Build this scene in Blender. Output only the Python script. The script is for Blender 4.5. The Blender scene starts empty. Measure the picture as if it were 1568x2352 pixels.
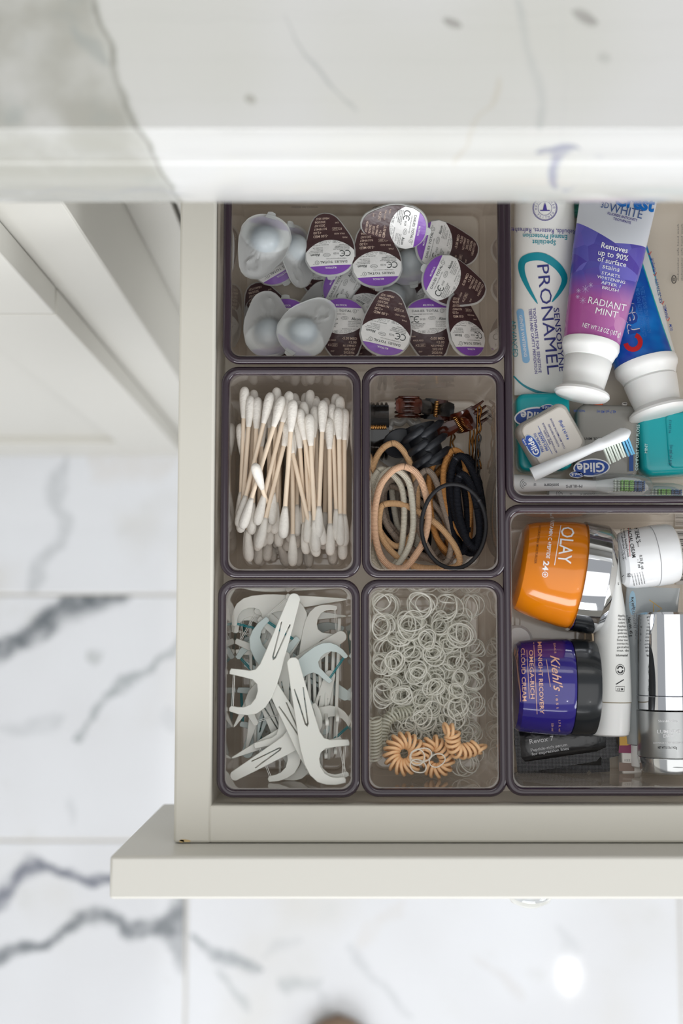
import bpy, bmesh, math, random
from mathutils import Vector, Matrix, Euler
random.seed(7)
C = bpy.context.scene.collection
D = bpy.data
sc = bpy.context.scene
PI = math.pi

# ---------------------------------------------------------------- camera
H = 1.6                      # camera height over the floor
F = 3000.0                   # focal length in pixels of the 1568x2352 frame
TH = math.atan(264.0 / F)    # tilt away from straight down
cam = D.cameras.new('camera'); camo = D.objects.new('camera', cam); C.objects.link(camo)
cam.sensor_fit = 'VERTICAL'; cam.sensor_height = 24.0; cam.sensor_width = 36.0
cam.lens = F / 2352.0 * 24.0
camo.location = (0, 0, H); camo.rotation_euler = (TH, 0, 0)
cam.clip_start = 0.02; cam.clip_end = 50
cam.dof.use_dof = True; cam.dof.focus_distance = 0.725; cam.dof.aperture_fstop = 3.1
sc.camera = camo

# ---------------------------------------------------------------- world, lights, exposure
w = D.worlds.new('world'); sc.world = w; w.use_nodes = True
wb = w.node_tree.nodes['Background']
wb.inputs[0].default_value = (0.95, 0.975, 1.0, 1); wb.inputs[1].default_value = 0.53
def area(name, loc, target, sx, sy, power, col):
    l = D.lights.new(name, 'AREA'); l.shape = 'RECTANGLE'; l.size = sx; l.size_y = sy; l.energy = power; l.color = col
    o = D.objects.new(name, l); C.objects.link(o); o.location = loc
    o.rotation_euler = (Vector(target) - Vector(loc)).to_track_quat('-Z', 'Y').to_euler(); return o
area('window_light', (2.2, -1.4, 1.8), (0.1, 0.1, 0.9), 1.4, 1.3, 44, (0.94, 0.97, 1.0))
area('front_light', (-0.2, -2.1, 1.65), (0.0, 0.2, 1.0), 2.0, 1.1, 52, (0.975, 0.985, 1.0))
area('overhead_fill', (0.35, -0.55, 2.45), (0.35, -0.50, 0.0), 1.8, 1.6, 11, (1.0, 0.99, 0.975))  # added soft fill from overhead, brightens the inside of the bins
area('back_fill', (0.1, 1.05, 1.95), (0.1, -0.4, 0.8), 1.6, 0.5, 5, (1.0, 0.99, 0.97))  # added fill with no fixture behind it, lifts faces turned toward the cabinet
sc.view_settings.view_transform = 'Standard'; sc.view_settings.look = 'None'
sc.view_settings.gamma = 1.0; sc.view_settings.use_curve_mapping = False
sc.view_settings.exposure = -0.08
sc.cycles.max_bounces = 14; sc.cycles.transparent_max_bounces = 40
sc.cycles.sample_clamp_indirect = 4.0

# ---------------------------------------------------------------- helpers
CT, ST = math.cos(TH), math.sin(TH)
def ray(px, py):
    dx = (px - 784) / F; dy = -(py - 1176) / F
    return Vector((dx, dy * CT + ST, dy * ST - CT))
def P(px, py, z):
    """the real-world point at height z on which a measured point of the photograph lies"""
    d = ray(px, py); t = (z - H) / d.z
    return Vector((d.x * t, d.y * t, z))
def K(z): return (H - z) / F       # metres per pixel at height z

def lin(c):
    return tuple(((v / 255.0) / 12.92 if v / 255.0 <= .04045 else ((v / 255.0 + .055) / 1.055) ** 2.4) for v in c)
MATS = {}
def mat(name, rgb=(200, 200, 200), rough=.5, metal=0., spec=.5, coat=0., sss=0., trans=0., ior=1.45, emis=None, aniso=0., bump=None, mottled=None, alpha=1.):
    if name in MATS: return MATS[name]
    m = D.materials.new(name); m.use_nodes = True; nt = m.node_tree; b = nt.nodes['Principled BSDF']
    col = lin(rgb) + (1,)
    b.inputs['Base Color'].default_value = col
    b.inputs['Roughness'].default_value = rough; b.inputs['Metallic'].default_value = metal
    b.inputs['Specular IOR Level'].default_value = spec; b.inputs['Coat Weight'].default_value = coat
    b.inputs['Coat Roughness'].default_value = .05
    b.inputs['Transmission Weight'].default_value = trans; b.inputs['IOR'].default_value = ior
    b.inputs['Alpha'].default_value = alpha
    if sss: b.inputs['Subsurface Weight'].default_value = sss; b.inputs['Subsurface Scale'].default_value = .002
    if mottled:   # (scale, amount) slow variation of the colour
        tc = nt.nodes.new('ShaderNodeTexCoord'); n = nt.nodes.new('ShaderNodeTexNoise'); n.inputs['Scale'].default_value = mottled[0]
        nt.links.new(tc.outputs['Object'], n.inputs['Vector'])
        r = nt.nodes.new('ShaderNodeMapRange'); r.inputs[1].default_value = .3; r.inputs[2].default_value = .7
        r.inputs[3].default_value = 1 - mottled[1]; r.inputs[4].default_value = 1 + mottled[1] * .5
        nt.links.new(n.outputs['Fac'], r.inputs[0])
        mx = nt.nodes.new('ShaderNodeVectorMath'); mx.operation = 'SCALE'; mx.inputs[0].default_value = col[:3]
        nt.links.new(r.outputs[0], mx.inputs['Scale']); nt.links.new(mx.outputs[0], b.inputs['Base Color'])
    if bump:      # (scale, strength, distance)
        tc = nt.nodes.new('ShaderNodeTexCoord'); n = nt.nodes.new('ShaderNodeTexNoise'); n.inputs['Scale'].default_value = bump[0]; n.inputs['Detail'].default_value = 3
        nt.links.new(tc.outputs['Object'], n.inputs['Vector'])
        bp = nt.nodes.new('ShaderNodeBump'); bp.inputs['Strength'].default_value = bump[1]; bp.inputs['Distance'].default_value = bump[2]
        nt.links.new(n.outputs['Fac'], bp.inputs['Height']); nt.links.new(bp.outputs[0], b.inputs['Normal'])
    MATS[name] = m; return m

def clear_mat(name, tint=(235, 235, 235), diff=(230, 230, 230), milk=0.0, gloss_rough=.02, spec=1.0, transl=0.0, ior=1.45):
    """thin clear or milky plastic: light passes straight through, with a fresnel sheen and some scatter"""
    if name in MATS: return MATS[name]
    m = D.materials.new(name); m.use_nodes = True; nt = m.node_tree; nt.nodes.clear(); N = nt.nodes.new; L = nt.links.new
    out = N('ShaderNodeOutputMaterial'); tr = N('ShaderNodeBsdfTransparent'); tr.inputs[0].default_value = lin(tint) + (1,)
    gl = N('ShaderNodeBsdfGlossy'); gl.inputs['Roughness'].default_value = gloss_rough; gl.inputs[0].default_value = (spec, spec, spec, 1)
    df = N('ShaderNodeBsdfDiffuse'); df.inputs[0].default_value = lin(diff) + (1,)
    tl = N('ShaderNodeBsdfTranslucent'); tl.inputs[0].default_value = lin(diff) + (1,)
    mdt = N('ShaderNodeMixShader'); mdt.inputs[0].default_value = transl; L(df.outputs[0], mdt.inputs[1]); L(tl.outputs[0], mdt.inputs[2])
    m1 = N('ShaderNodeMixShader'); m1.inputs[0].default_value = milk; L(tr.outputs[0], m1.inputs[1]); L(mdt.outputs[0], m1.inputs[2])
    fr = N('ShaderNodeFresnel'); ge = N('ShaderNodeNewGeometry'); im = N('ShaderNodeMapRange'); im.inputs[3].default_value = ior; im.inputs[4].default_value = 1 / ior; L(ge.outputs['Backfacing'], im.inputs[0]); L(im.outputs[0], fr.inputs[0])
    m2 = N('ShaderNodeMixShader'); L(fr.outputs[0], m2.inputs[0]); L(m1.outputs[0], m2.inputs[1]); L(gl.outputs[0], m2.inputs[2])
    L(m2.outputs[0], out.inputs[0]); MATS[name] = m; return m

def meta(o, label=None, cat=None, group=None, kind=None):
    if label: o['label'] = label
    if cat: o['category'] = cat
    if group: o['group'] = group
    if kind: o['kind'] = kind
    return o
def empty(name, loc=(0, 0, 0), rz=0., label=None, cat=None, group=None, kind=None):
    o = D.objects.new(name, None); C.objects.link(o); o.empty_display_size = .01
    o.location = loc; o.rotation_euler = (0, 0, rz)
    return meta(o, label, cat, group, kind)
def mesh_obj(name, me, parent=None, m=None):
    o = D.objects.new(name, me); C.objects.link(o)
    if m is not None and not me.materials: me.materials.append(m)
    if parent is not None: o.parent = parent
    return o
def from_data(name, vs, fs, m=None, parent=None, smooth=False, sharp=None):
    me = D.meshes.new(name); me.from_pydata([tuple(v) for v in vs], [], fs); me.update()
    if smooth:
        me.polygons.foreach_set('use_smooth', [True] * len(me.polygons))
        if sharp: me.set_sharp_from_angle(angle=math.radians(sharp))
    return mesh_obj(name, me, parent, m)
def from_bm(name, bm, m=None, parent=None, smooth=False, sharp=40):
    bmesh.ops.recalc_face_normals(bm, faces=bm.faces[:])
    me = D.meshes.new(name); bm.to_mesh(me); bm.free()
    if smooth:
        me.polygons.foreach_set('use_smooth', [True] * len(me.polygons))
        if sharp: me.set_sharp_from_angle(angle=math.radians(sharp))
    return mesh_obj(name, me, parent, m)
def box(name, x0, x1, y0, y1, z0, z1, m, parent=None, bev=.0008, seg=2):
    bm = bmesh.new(); bmesh.ops.create_cube(bm, size=1)
    for v in bm.verts:
        v.co = Vector(((x0 + x1) / 2 + v.co.x * (x1 - x0), (y0 + y1) / 2 + v.co.y * (y1 - y0), (z0 + z1) / 2 + v.co.z * (z1 - z0)))
    if bev: bmesh.ops.bevel(bm, geom=bm.edges[:], offset=bev, segments=seg, affect='EDGES', profile=.5)
    o = from_bm(name, bm, m, parent)
    for p in o.data.polygons: p.use_smooth = max(abs(c) for c in p.normal) < .999
    return o
def loft(rings, close_ends=(True, True), closed=True):
    vs = []; fs = []; n = len(rings[0])
    for r in rings: vs += list(r)
    for i in range(len(rings) - 1):
        for j in range(n if closed else n - 1):
            a = i * n + j; b = i * n + (j + 1) % n; fs.append((a, b, b + n, a + n))
    if close_ends[0]: fs.append(tuple(reversed(range(n))))
    if close_ends[1]: fs.append(tuple(range((len(rings) - 1) * n, len(rings) * n)))
    return vs, fs
def rrect(w, h, r, z, cx=0, cy=0, n=6):
    pts = []
    for (sx, sy, a0) in ((1, 1, 0), (-1, 1, 90), (-1, -1, 180), (1, -1, 270)):
        for k in range(n + 1):
            a = math.radians(a0 + 90 * k / n)
            pts.append(Vector((cx + sx * (w / 2 - r) + r * math.cos(a), cy + sy * (h / 2 - r) + r * math.sin(a), z)))
    return pts
def tube_pts(path, r, closed=False, n=8, rf=None):
    """rings of a tube along a path (parallel-transport frame)"""
    m_ = len(path); rings = []; up = Vector((0, 0, 1)); prev = None
    for i, p in enumerate(path):
        if closed: t = path[(i + 1) % m_] - path[i - 1]
        else: t = path[min(i + 1, m_ - 1)] - path[max(i - 1, 0)]
        t = t.normalized() if t.length > 1e-12 else Vector((1, 0, 0))
        if prev is None:
            a = up.cross(t)
            if a.length < .05: a = Vector((1, 0, 0)).cross(t)
        else:
            a = prev - t * prev.dot(t)
        a.normalize(); prev = a; b = t.cross(a)
        rr = rf(i / max(1, m_ - 1)) if rf else r
        rings.append([p + (a * math.cos(2 * PI * k / n) + b * math.sin(2 * PI * k / n)) * rr for k in range(n)])
    return rings
def tube_data(path, r, closed=False, n=8, rf=None):
    rings = tube_pts(path, r, closed, n, rf)
    if closed:
        # close the loop, matching the frame twist of the last ring
        m_ = len(rings); last = rings[-1]
        best = min(range(n), key=lambda s: sum((last[k] - rings[0][(k + s) % n]).length for k in range(n)))
        vs, fs = loft(rings, (False, False))
        for k in range(n):
            a = (m_ - 1) * n + k; b = (m_ - 1) * n + (k + 1) % n
            fs.append((a, b, (k + 1 + best) % n, (k + best) % n))
        return vs, fs
    return loft(rings)
def merge(*parts):
    vs = []; fs = []
    for v, f in parts:
        o = len(vs); vs += list(v); fs += [tuple(i + o for i in q) for q in f]
    return vs, fs
def xform(data, M):
    v, f = data; return [M @ Vector(p) for p in v], f
def catmull(pts, n=8, closed=True):
    out = []; m_ = len(pts)
    rng = range(m_) if closed else range(m_ - 1)
    for i in rng:
        if closed: p0, p1, p2, p3 = pts[i - 1], pts[i], pts[(i + 1) % m_], pts[(i + 2) % m_]
        else: p0, p1, p2, p3 = pts[max(i - 1, 0)], pts[i], pts[i + 1], pts[min(i + 2, m_ - 1)]
        for k in range(n):
            t = k / n
            out.append(.5 * ((2 * p1) + (-p0 + p2) * t + (2 * p0 - 5 * p1 + 4 * p2 - p3) * t * t + (-p0 + 3 * p1 - 3 * p2 + p3) * t ** 3))
    if not closed: out.append(pts[-1].copy())
    return out
def plate(name, loops, depth, m=None, parent=None, bevel=0., z=0., scale=1.):
    """a flat 2D shape (first loop outer, further loops holes or islands) given real thickness"""
    cu = D.curves.new('t', 'CURVE'); cu.dimensions = '2D'; cu.fill_mode = 'BOTH'; cu.extrude = max(depth / 2 - bevel, 1e-6); cu.bevel_depth = bevel; cu.bevel_resolution = 1; cu.offset = -bevel
    for lp in loops:
        s = cu.splines.new('POLY'); s.points.add(len(lp) - 1); s.use_cyclic_u = True
        for i, q in enumerate(lp): s.points[i].co = (q[0] * scale, q[1] * scale, 0, 1)
    o = D.objects.new('t', cu); me = D.meshes.new_from_object(o); D.objects.remove(o); D.curves.remove(cu)
    for v in me.vertices: v.co.z += z + depth / 2
    me.name = name; me.materials.clear()
    return mesh_obj(name, me, parent, m)
def copy_tree(o, parent=None):
    c = o.copy(); C.objects.link(c); c.parent = parent
    for ch in list(o.children): copy_tree(ch, c)
    return c

# ---- lettering: outlines of letters gathered in 2D, then laid on a surface
_tc = {}
def glyphs(s, bold=0., shear=0.):
    key = (s, bold, shear)
    if key in _tc: return _tc[key]
    cu = D.curves.new('t', 'FONT'); cu.body = s; cu.resolution_u = 2; cu.offset = bold * .6; cu.shear = shear; cu.fill_mode = 'FRONT'
    o = D.objects.new('t', cu); me = D.meshes.new_from_object(o); D.objects.remove(o); D.curves.remove(cu)
    v = [(q.co.x, q.co.y) for q in me.vertices]; f = [tuple(p.vertices) for p in me.polygons]; D.meshes.remove(me)
    if v:
        x0 = min(q[0] for q in v); x1 = max(q[0] for q in v)
        v = [(q[0] - x0, q[1]) for q in v]; wd = x1 - x0
    else: wd = 0
    _tc[key] = (v, f, wd); return _tc[key]
class Letters:
    """x right, y up; put(x, y) is the middle of the line; h is the capital height"""
    def __init__(s, flip=False): s.v = []; s.f = []; s.flip = flip
    def put(s, text, x, y, h, rot=0., width=None, align='c', bold=0., shear=0.):
        v, f, wd = glyphs(text, bold, shear)
        if not v: return s
        k = h / .72; kx = k if width is None else width / wd; tw = wd * kx
        ox = {'c': -tw / 2, 'l': 0, 'r': -tw}[align]; c, sn = math.cos(math.radians(rot)), math.sin(math.radians(rot)); o = len(s.v)
        for (a, b) in v:
            a2 = a * kx + ox; b2 = (b - .36) * k
            if s.flip: s.v.append((x + a2 * c - b2 * sn, y - (a2 * sn + b2 * c)))
            else: s.v.append((x + a2 * c - b2 * sn, y + a2 * sn + b2 * c))
        s.f += [tuple(i + o for i in q) for q in f]; return s
    def poly(s, pts, fan=True):
        o = len(s.v); s.v += list(pts); s.f.append(tuple(range(o, o + len(pts)))); return s
    def strip(s, pts, wd, closed=False):
        """a stroke of width wd along pts"""
        n = len(pts); o = len(s.v)
        for i in range(n):
            a = pts[i - 1] if (closed or i) else pts[0]; b = pts[(i + 1) % n] if (closed or i < n - 1) else pts[-1]
            dx, dy = b[0] - a[0], b[1] - a[1]; l = math.hypot(dx, dy) or 1
            ww = wd[i] if isinstance(wd, (list, tuple)) else wd
            nx, ny = -dy / l * ww / 2, dx / l * ww / 2
            s.v += [(pts[i][0] + nx, pts[i][1] + ny), (pts[i][0] - nx, pts[i][1] - ny)]
        for i in range(n if closed else n - 1):
            a = o + 2 * i; b = o + 2 * ((i + 1) % n); s.f.append((a, a + 1, b + 1, b))
        return s
    def ring(s, x, y, r, wd, ry=None, n=28, a0=0, a1=360):
        ry = ry or r; full = abs(a1 - a0) >= 360
        pts = [(x + r * math.cos(math.radians(a0 + (a1 - a0) * k / (n if full else n - 1))), y + ry * math.sin(math.radians(a0 + (a1 - a0) * k / (n if full else n - 1)))) for k in range(n)]
        return s.strip(pts, wd, full)
    def disc(s, x, y, r, ry=None, n=24, rot=0):
        ry = ry or r; c, q = math.cos(math.radians(rot)), math.sin(math.radians(rot))
        return s.poly([(x + r * math.cos(2 * PI * k / n) * c - ry * math.sin(2 * PI * k / n) * q, y + r * math.cos(2 * PI * k / n) * q + ry * math.sin(2 * PI * k / n) * c) for k in range(n)])
    def build(s, name, fn, m, parent, cut=None):
        bm = bmesh.new(); vs = [bm.verts.new((a, b, 0)) for a, b in s.v]
        for f in s.f:
            try: bm.faces.new([vs[i] for i in f])
            except ValueError: pass
        if cut:
            bmesh.ops.triangulate(bm, faces=bm.faces[:])
            for _ in range(4):
                e = [e for e in bm.edges if e.calc_length() > cut]
                if not e: break
                bmesh.ops.subdivide_edges(bm, edges=e, cuts=1); bmesh.ops.triangulate(bm, faces=bm.faces[:])
        bm.verts.ensure_lookup_table()
        for v in bm.verts: v.co = fn(v.co.x, v.co.y)
        me = D.meshes.new(name); bm.to_mesh(me); bm.free()
        return mesh_obj(name, me, parent, m)
def onto(root_matrix, top, eps=.00025):
    """maps a measured point of the photograph onto the upper surface z = top(x, y) of a thing, in the thing's own coordinates"""
    inv = root_matrix.inverted(); o = inv @ Vector((0, 0, H))
    def fn(px, py):
        d = inv.to_3x3() @ ray(px, py); z = 0.
        q = o
        for _ in range(8):
            t = (z - o.z) / d.z; q = o + d * t
            zz = top(q.x, q.y)
            z = zz if zz is not None else z
        return Vector((q.x, q.y, z + eps))
    return fn

# ================================================================ marble
def marble(name, base, veins, coord, clouds=None, rough=.06, side=None, tone=None):
    """veins: list of (points [(a, b, width)], axis, strength, colour). axis 'x': b is a function of a; 'y': a is a function of b"""
    m = D.materials.new(name); m.use_nodes = True; nt = m.node_tree; N = nt.nodes.new; L = nt.links.new; b = nt.nodes['Principled BSDF']
    b.inputs['Roughness'].default_value = rough
    geo = N('ShaderNodeNewGeometry'); sep = N('ShaderNodeSeparateXYZ'); L(geo.outputs['Position'], sep.inputs[0])
    def math_(op, a, bb=None, c=None):
        n = N('ShaderNodeMath'); n.operation = op
        for i, q in enumerate((a, bb, c)):
            if q is None: continue
            if isinstance(q, (int, float)): n.inputs[i].default_value = q
            else: L(q, n.inputs[i])
        return n.outputs[0]
    def noise(scale, detail=3, off=0):
        n = N('ShaderNodeTexNoise'); n.inputs['Scale'].default_value = scale; n.inputs['Detail'].default_value = detail
        mp = N('ShaderNodeMapping'); mp.inputs['Location'].default_value = (off, off * 1.7, 0); L(geo.outputs['Position'], mp.inputs[0]); L(mp.outputs[0], n.inputs['Vector'])
        return n.outputs['Fac']
    def ramp(v, a, b2, c, d):
        n = N('ShaderNodeMapRange'); n.interpolation_type = 'SMOOTHSTEP'; L(v, n.inputs[0])
        for i, q in enumerate((a, b2, c, d)): n.inputs[i + 1].default_value = q
        return n.outputs[0]
    X = sep.outputs[0]
    Y = sep.outputs[1] if coord == 'floor' else math_('ADD', sep.outputs[1], sep.outputs[2])
    d1 = math_('MULTIPLY', math_('SUBTRACT', noise(22, 4), .5), .035); d2 = math_('MULTIPLY', math_('SUBTRACT', noise(24, 4, 5), .5), .035)
    if coord != 'floor':
        d1 = math_('MULTIPLY', math_('SUBTRACT', noise(60, 4), .5), .006); d2 = math_('MULTIPLY', math_('SUBTRACT', noise(60, 4, 5), .5), .006)
    Xd = math_('ADD', X, d1); Yd = math_('ADD', Y, d2)
    S = 4.0   # -2..2 m to 0..1
    def n01(v): return math_('MULTIPLY_ADD', v, 1 / S, .5)
    Xn, Yn = n01(Xd), n01(Yd)
    base_n = N('ShaderNodeMix'); base_n.data_type = 'RGBA'; base_n.inputs[6].default_value = lin(base[0]) + (1,); base_n.inputs[7].default_value = lin(base[1]) + (1,)
    L(ramp(noise(3.5 if coord == 'floor' else 9, 2, 3), .35, .7, 0, 1), base_n.inputs[0]); cur = base_n.outputs[2]
    def mixin(fac, col):
        nonlocal cur
        n = N('ShaderNodeMix'); n.data_type = 'RGBA'; L(fac, n.inputs[0]); L(cur, n.inputs[6]); n.inputs[7].default_value = lin(col) + (1,); cur = n.outputs[2]
    def curve(u, pts, lo, hi):
        c = N('ShaderNodeFloatCurve'); L(u, c.inputs['Value']); cm = c.mapping; cm.use_clip = True; cv = cm.curves[0]
        pts = sorted(pts)
        while len(cv.points) < len(pts): cv.points.new(.5, .5)
        for q, p in zip(cv.points, pts): q.location = (p[0], (p[1] - lo) / (hi - lo))
        cm.extend = 'HORIZONTAL'; cm.update(); return math_('MULTIPLY_ADD', c.outputs[0], hi - lo, lo)
    def vein(pts, axis):
        u, v = (Xn, Yd) if axis == 'x' else (Yn, Xd)
        cc = [(p[0] / S + .5, p[1], p[2]) if axis == 'x' else (p[1] / S + .5, p[0], p[2]) for p in pts]
        # rescale u so that the curve uses its whole domain
        u0, u1 = min(c[0] for c in cc), max(c[0] for c in cc); pad = (u1 - u0) * .04
        uu = math_('DIVIDE', math_('SUBTRACT', u, u0 - pad), (u1 - u0) + 2 * pad); f_ = lambda q: (q - u0 + pad) / ((u1 - u0) + 2 * pad)
        lo = min(c[1] for c in cc) - .001; hi = max(c[1] for c in cc) + .001
        ctr = curve(uu, [(f_(c[0]), c[1]) for c in cc], lo, hi)
        wd = curve(uu, [(0, 0)] + [(f_(c[0]), c[2]) for c in cc] + [(1, 0)], 0, .1)
        return math_('SUBTRACT', v, ctr), wd
    if clouds:
        for sc_, lo, hi, col, off in clouds: mixin(ramp(noise(sc_, 3, off), lo, hi, 0, 1), col)
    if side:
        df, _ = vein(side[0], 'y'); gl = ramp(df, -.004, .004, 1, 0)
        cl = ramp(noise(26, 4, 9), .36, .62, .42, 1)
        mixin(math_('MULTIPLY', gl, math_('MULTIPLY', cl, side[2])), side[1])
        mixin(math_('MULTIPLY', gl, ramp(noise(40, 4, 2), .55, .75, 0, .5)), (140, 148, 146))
    for pts, axis, st, col in veins:
        df, wd = vein(pts, axis)
        a = math_('DIVIDE', math_('ABSOLUTE', df), math_('MAXIMUM', wd, .00005))
        f1 = ramp(a, .25, 1.15, st, 0)
        mod = ramp(noise(60, 3, 11), .3, .6, .6, 1)
        mixin(math_('MULTIPLY', f1, mod), col)
    L(cur, b.inputs['Base Color']); return m
def fl(px, py, wpx): p = P(px, py, 0); return (p.x, p.y, wpx * K(0) * .88)

GREY = (92, 98, 103); PALE = (158, 162, 165)
FB = ((208, 210, 214), (199, 200, 203))
row1v = [([fl(150, 1050, 10), fl(125, 1140, 30), fl(150, 1200, 26), fl(95, 1290, 22), fl(78, 1360, 20)], 'y', .5, PALE),
         ([fl(210, 1055, 50), fl(280, 1070, 60), fl(400, 1060, 30)], 'x', .25, (190, 180, 165))]
row2v = [([fl(-40, 1510, 26), fl(40, 1475, 38), fl(70, 1450, 44), fl(130, 1410, 48), fl(150, 1385, 64), fl(230, 1366, 60), fl(320, 1352, 12)], 'x', .95, GREY),
         ([fl(420, 1470, 24), fl(380, 1510, 22), fl(310, 1560, 22), fl(250, 1600, 24), fl(210, 1650, 24), fl(180, 1700, 12)], 'x', .75, (140, 146, 148)),
         ([fl(150, 1650, 16), fl(50, 1670, 26), fl(0, 1668, 16)], 'x', .35, PALE),
         ([fl(205, 1500, 6), fl(215, 1512, 30), fl(235, 1490, 4)], 'x', .6, (160, 164, 164)),
         ([fl(380, 1630, 10), fl(390, 1680, 20)], 'y', .3, PALE), ([fl(150, 1860, 14), fl(175, 1862, 24)], 'x', .3, PALE)]
row3l = [([fl(-30, 2085, 34), fl(12, 2055, 46), fl(45, 2010, 44), fl(72, 1990, 42), (P(110, 1998, 0).x, P(110, 1998, 0).y, .009), fl(170, 2010, 18), fl(250, 2018, 14), fl(330, 2010, 8)], 'x', .9, (100, 104, 116)),
         ([fl(-30, 2195, 24), fl(50, 2180, 26), fl(115, 2160, 24), fl(165, 2120, 32), fl(215, 2105, 34), fl(270, 2118, 26), fl(310, 2140, 28), fl(350, 2130, 30), fl(400, 2125, 90), fl(424, 2135, 130)], 'x', .85, GREY)]
row3r = [([fl(440, 2155, 16), fl(480, 2180, 24), fl(530, 2205, 24), fl(600, 2232, 12)], 'x', .75, (128, 134, 138)),
         ([fl(500, 2225, 8), fl(530, 2260, 18), fl(572, 2320, 20)], 'x', .5, (150, 156, 158)),
         ([fl(600, 2200, 8), fl(640, 2170, 16), fl(700, 2160, 12)], 'x', .3, PALE),
         ([fl(640, 2255, 10), fl(690, 2266, 26), (P(735, 2250, 0).x, P(735, 2250, 0).y, .006)], 'x', .5, (150, 156, 158)),
         ([fl(725, 2270, 14), fl(760, 2352, 20)], 'x', .3, PALE),
         ([fl(800, 2180, 20), fl(860, 2250, 22), fl(940, 2340, 14)], 'x', .35, PALE),
         ([fl(930, 2075, 12), fl(890, 2110, 22), fl(820, 2170, 22)], 'x', .25, (190, 184, 176)),
         ([fl(1095, 2190, 10), fl(1140, 2240, 20), fl(1190, 2282, 18)], 'x', .25, (180, 174, 168)),
         ([fl(1280, 2120, 8), fl(1300, 2150, 26), fl(1315, 2200, 18)], 'y', .25, PALE)]
FC = [(5, .5, .8, (194, 193, 190), 2), (14, .62, .8, (194, 195, 195), 4)]
tile_mats = [marble('floor_marble_plain', FB, [], 'floor', FC), marble('floor_marble_a', FB, row1v, 'floor', FC), marble('floor_marble_b', FB, row2v, 'floor', FC),
             marble('floor_marble_c', FB, row3l, 'floor', FC), marble('floor_marble_d', FB, row3r, 'floor', FC)]
generic_vein = marble('floor_marble_veined', FB, [([(-1.6, -.9, .01), (-.9, -.8, .02), (-.2, -1.15, .012), (.6, -.95, .02), (1.5, -1.2, .01)], 'x', .7, GREY)], 'floor', FC)

# ---------------------------------------------------------------- floor of 12 by 24 inch marble tiles
floor = empty('floor', (0, 0, 0), kind='structure')
grout = mat('grout', (196, 192, 184), .8)
box('grout_bed', -1.9, 2.1, -2.1, 1.2, -.02, -.0022, grout, floor, bev=0)
yj = [P(0, 1365, 0).y, P(0, 1930, 0).y]; TH_ = yj[0] - yj[1]; TW = TH_ * 2.0
xj3 = P(427, 2100, 0).x
tile_me = {}
def tile(x0, x1, y0, y1, m):
    g = .0016; key = (round(x1 - x0, 4), round(y1 - y0, 4), m.name)
    if key not in tile_me:
        o = box('tile', 0, x1 - x0 - 2 * g, 0, y1 - y0 - 2 * g, -.009, 0, m, floor, bev=.0012, seg=1); tile_me[key] = o.data
    else: o = mesh_obj('tile', tile_me[key], floor)
    o.location = (x0 + g, y0 + g, 0)
for r in range(-4, 7):
    y1 = yj[0] + TH_ * (1 - r) ; y0 = y1 - TH_            # r = 0 is the row that ends at the upper joint
    off = xj3 if r % 2 == 0 else xj3 - TW / 2
    for c in range(-3, 4):
        x0 = off + c * TW; x1 = x0 + TW
        if x1 < -1.9 or x0 > 2.1 or y1 < -2.1 or y0 > 1.2: continue
        m = tile_mats[0]
        if r == 0: m = tile_mats[1]
        if r == 1: m = tile_mats[2]
        if r == 2: m = tile_mats[3] if c < 0 else tile_mats[4]
        if r > 3: m = generic_vein
        tile(x0, x1, y0, y1, m)

# ---------------------------------------------------------------- painted cabinets
paint = mat('cabinet_paint', (190, 188, 181), .38, bump=(300, .05, .0004))
paint_in = mat('drawer_paint', (205, 202, 192), .42, bump=(260, .06, .0004))
vanity = empty('vanity_cabinet', (-.5, .3, 0), 0, 'off-white painted cabinet with shaker doors standing left of the open drawer', 'cabinet')
VO = Vector((-.5, .3, 0))
def vbox(name, *a, parent=None, **k):
    o = box(name, *a, **k); o.parent = parent or vanity; o.location = -VO; return o
XS = -.149; YF = .226; YD = .207; YR = .289; ZU = H - .548
vbox('side_panel', XS - .022, XS, YF + .0005, .60, .06, ZU, paint, bev=.001)                      # return facing the recessed drawers
vbox('stile', -.190 - .03, XS - .0005, YF, YF + .02, .06, ZU, paint, bev=.001)
vbox('back_rail', -1.2, -.225, YF + .003, YF + .02, .06, ZU, paint, bev=.001)
vbox('plinth', -1.2, XS, YD + .003, YD + .05, 0.0, .062, paint, bev=.001)
def shaker(name, x0, x1, z0, z1, st, y=YD):
    fr = vbox('panel', x0 + st - .004, x1 - st + .004, y + .0085, y + .016, z0 + st - .004, z1 - st + .004, paint, bev=0)
    root = vbox(name, x0, x0 + st, y, y + .0185, z0, z1, paint, bev=.0012)
    fr.parent = root; fr.location = (0, 0, 0)
    for nm, a in (('door_stile', (x1 - st, x1, y, y + .0185, z0, z1)), ('door_rail', (x0 + st, x1 - st, y + .0003, y + .0182, z0, z0 + st)), ('door_rail', (x0 + st, x1 - st, y + .0003, y + .0182, z1 - st, z1))):
        o = box(nm, *a, paint, root, bev=.0012)
    return root
shaker('door', -.190 - .43, -.190, .064, .744, .064)
shaker('door', -.624 - .43, -.624, .064, .744, .064)
vbox('false_drawer_front', -.620, -.190, YD, YD + .0185, .748, ZU - .012, paint, bev=.0012)
vbox('false_drawer_front', -1.054, -.624, YD, YD + .0185, .748, ZU - .012, paint, bev=.0012)
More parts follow.
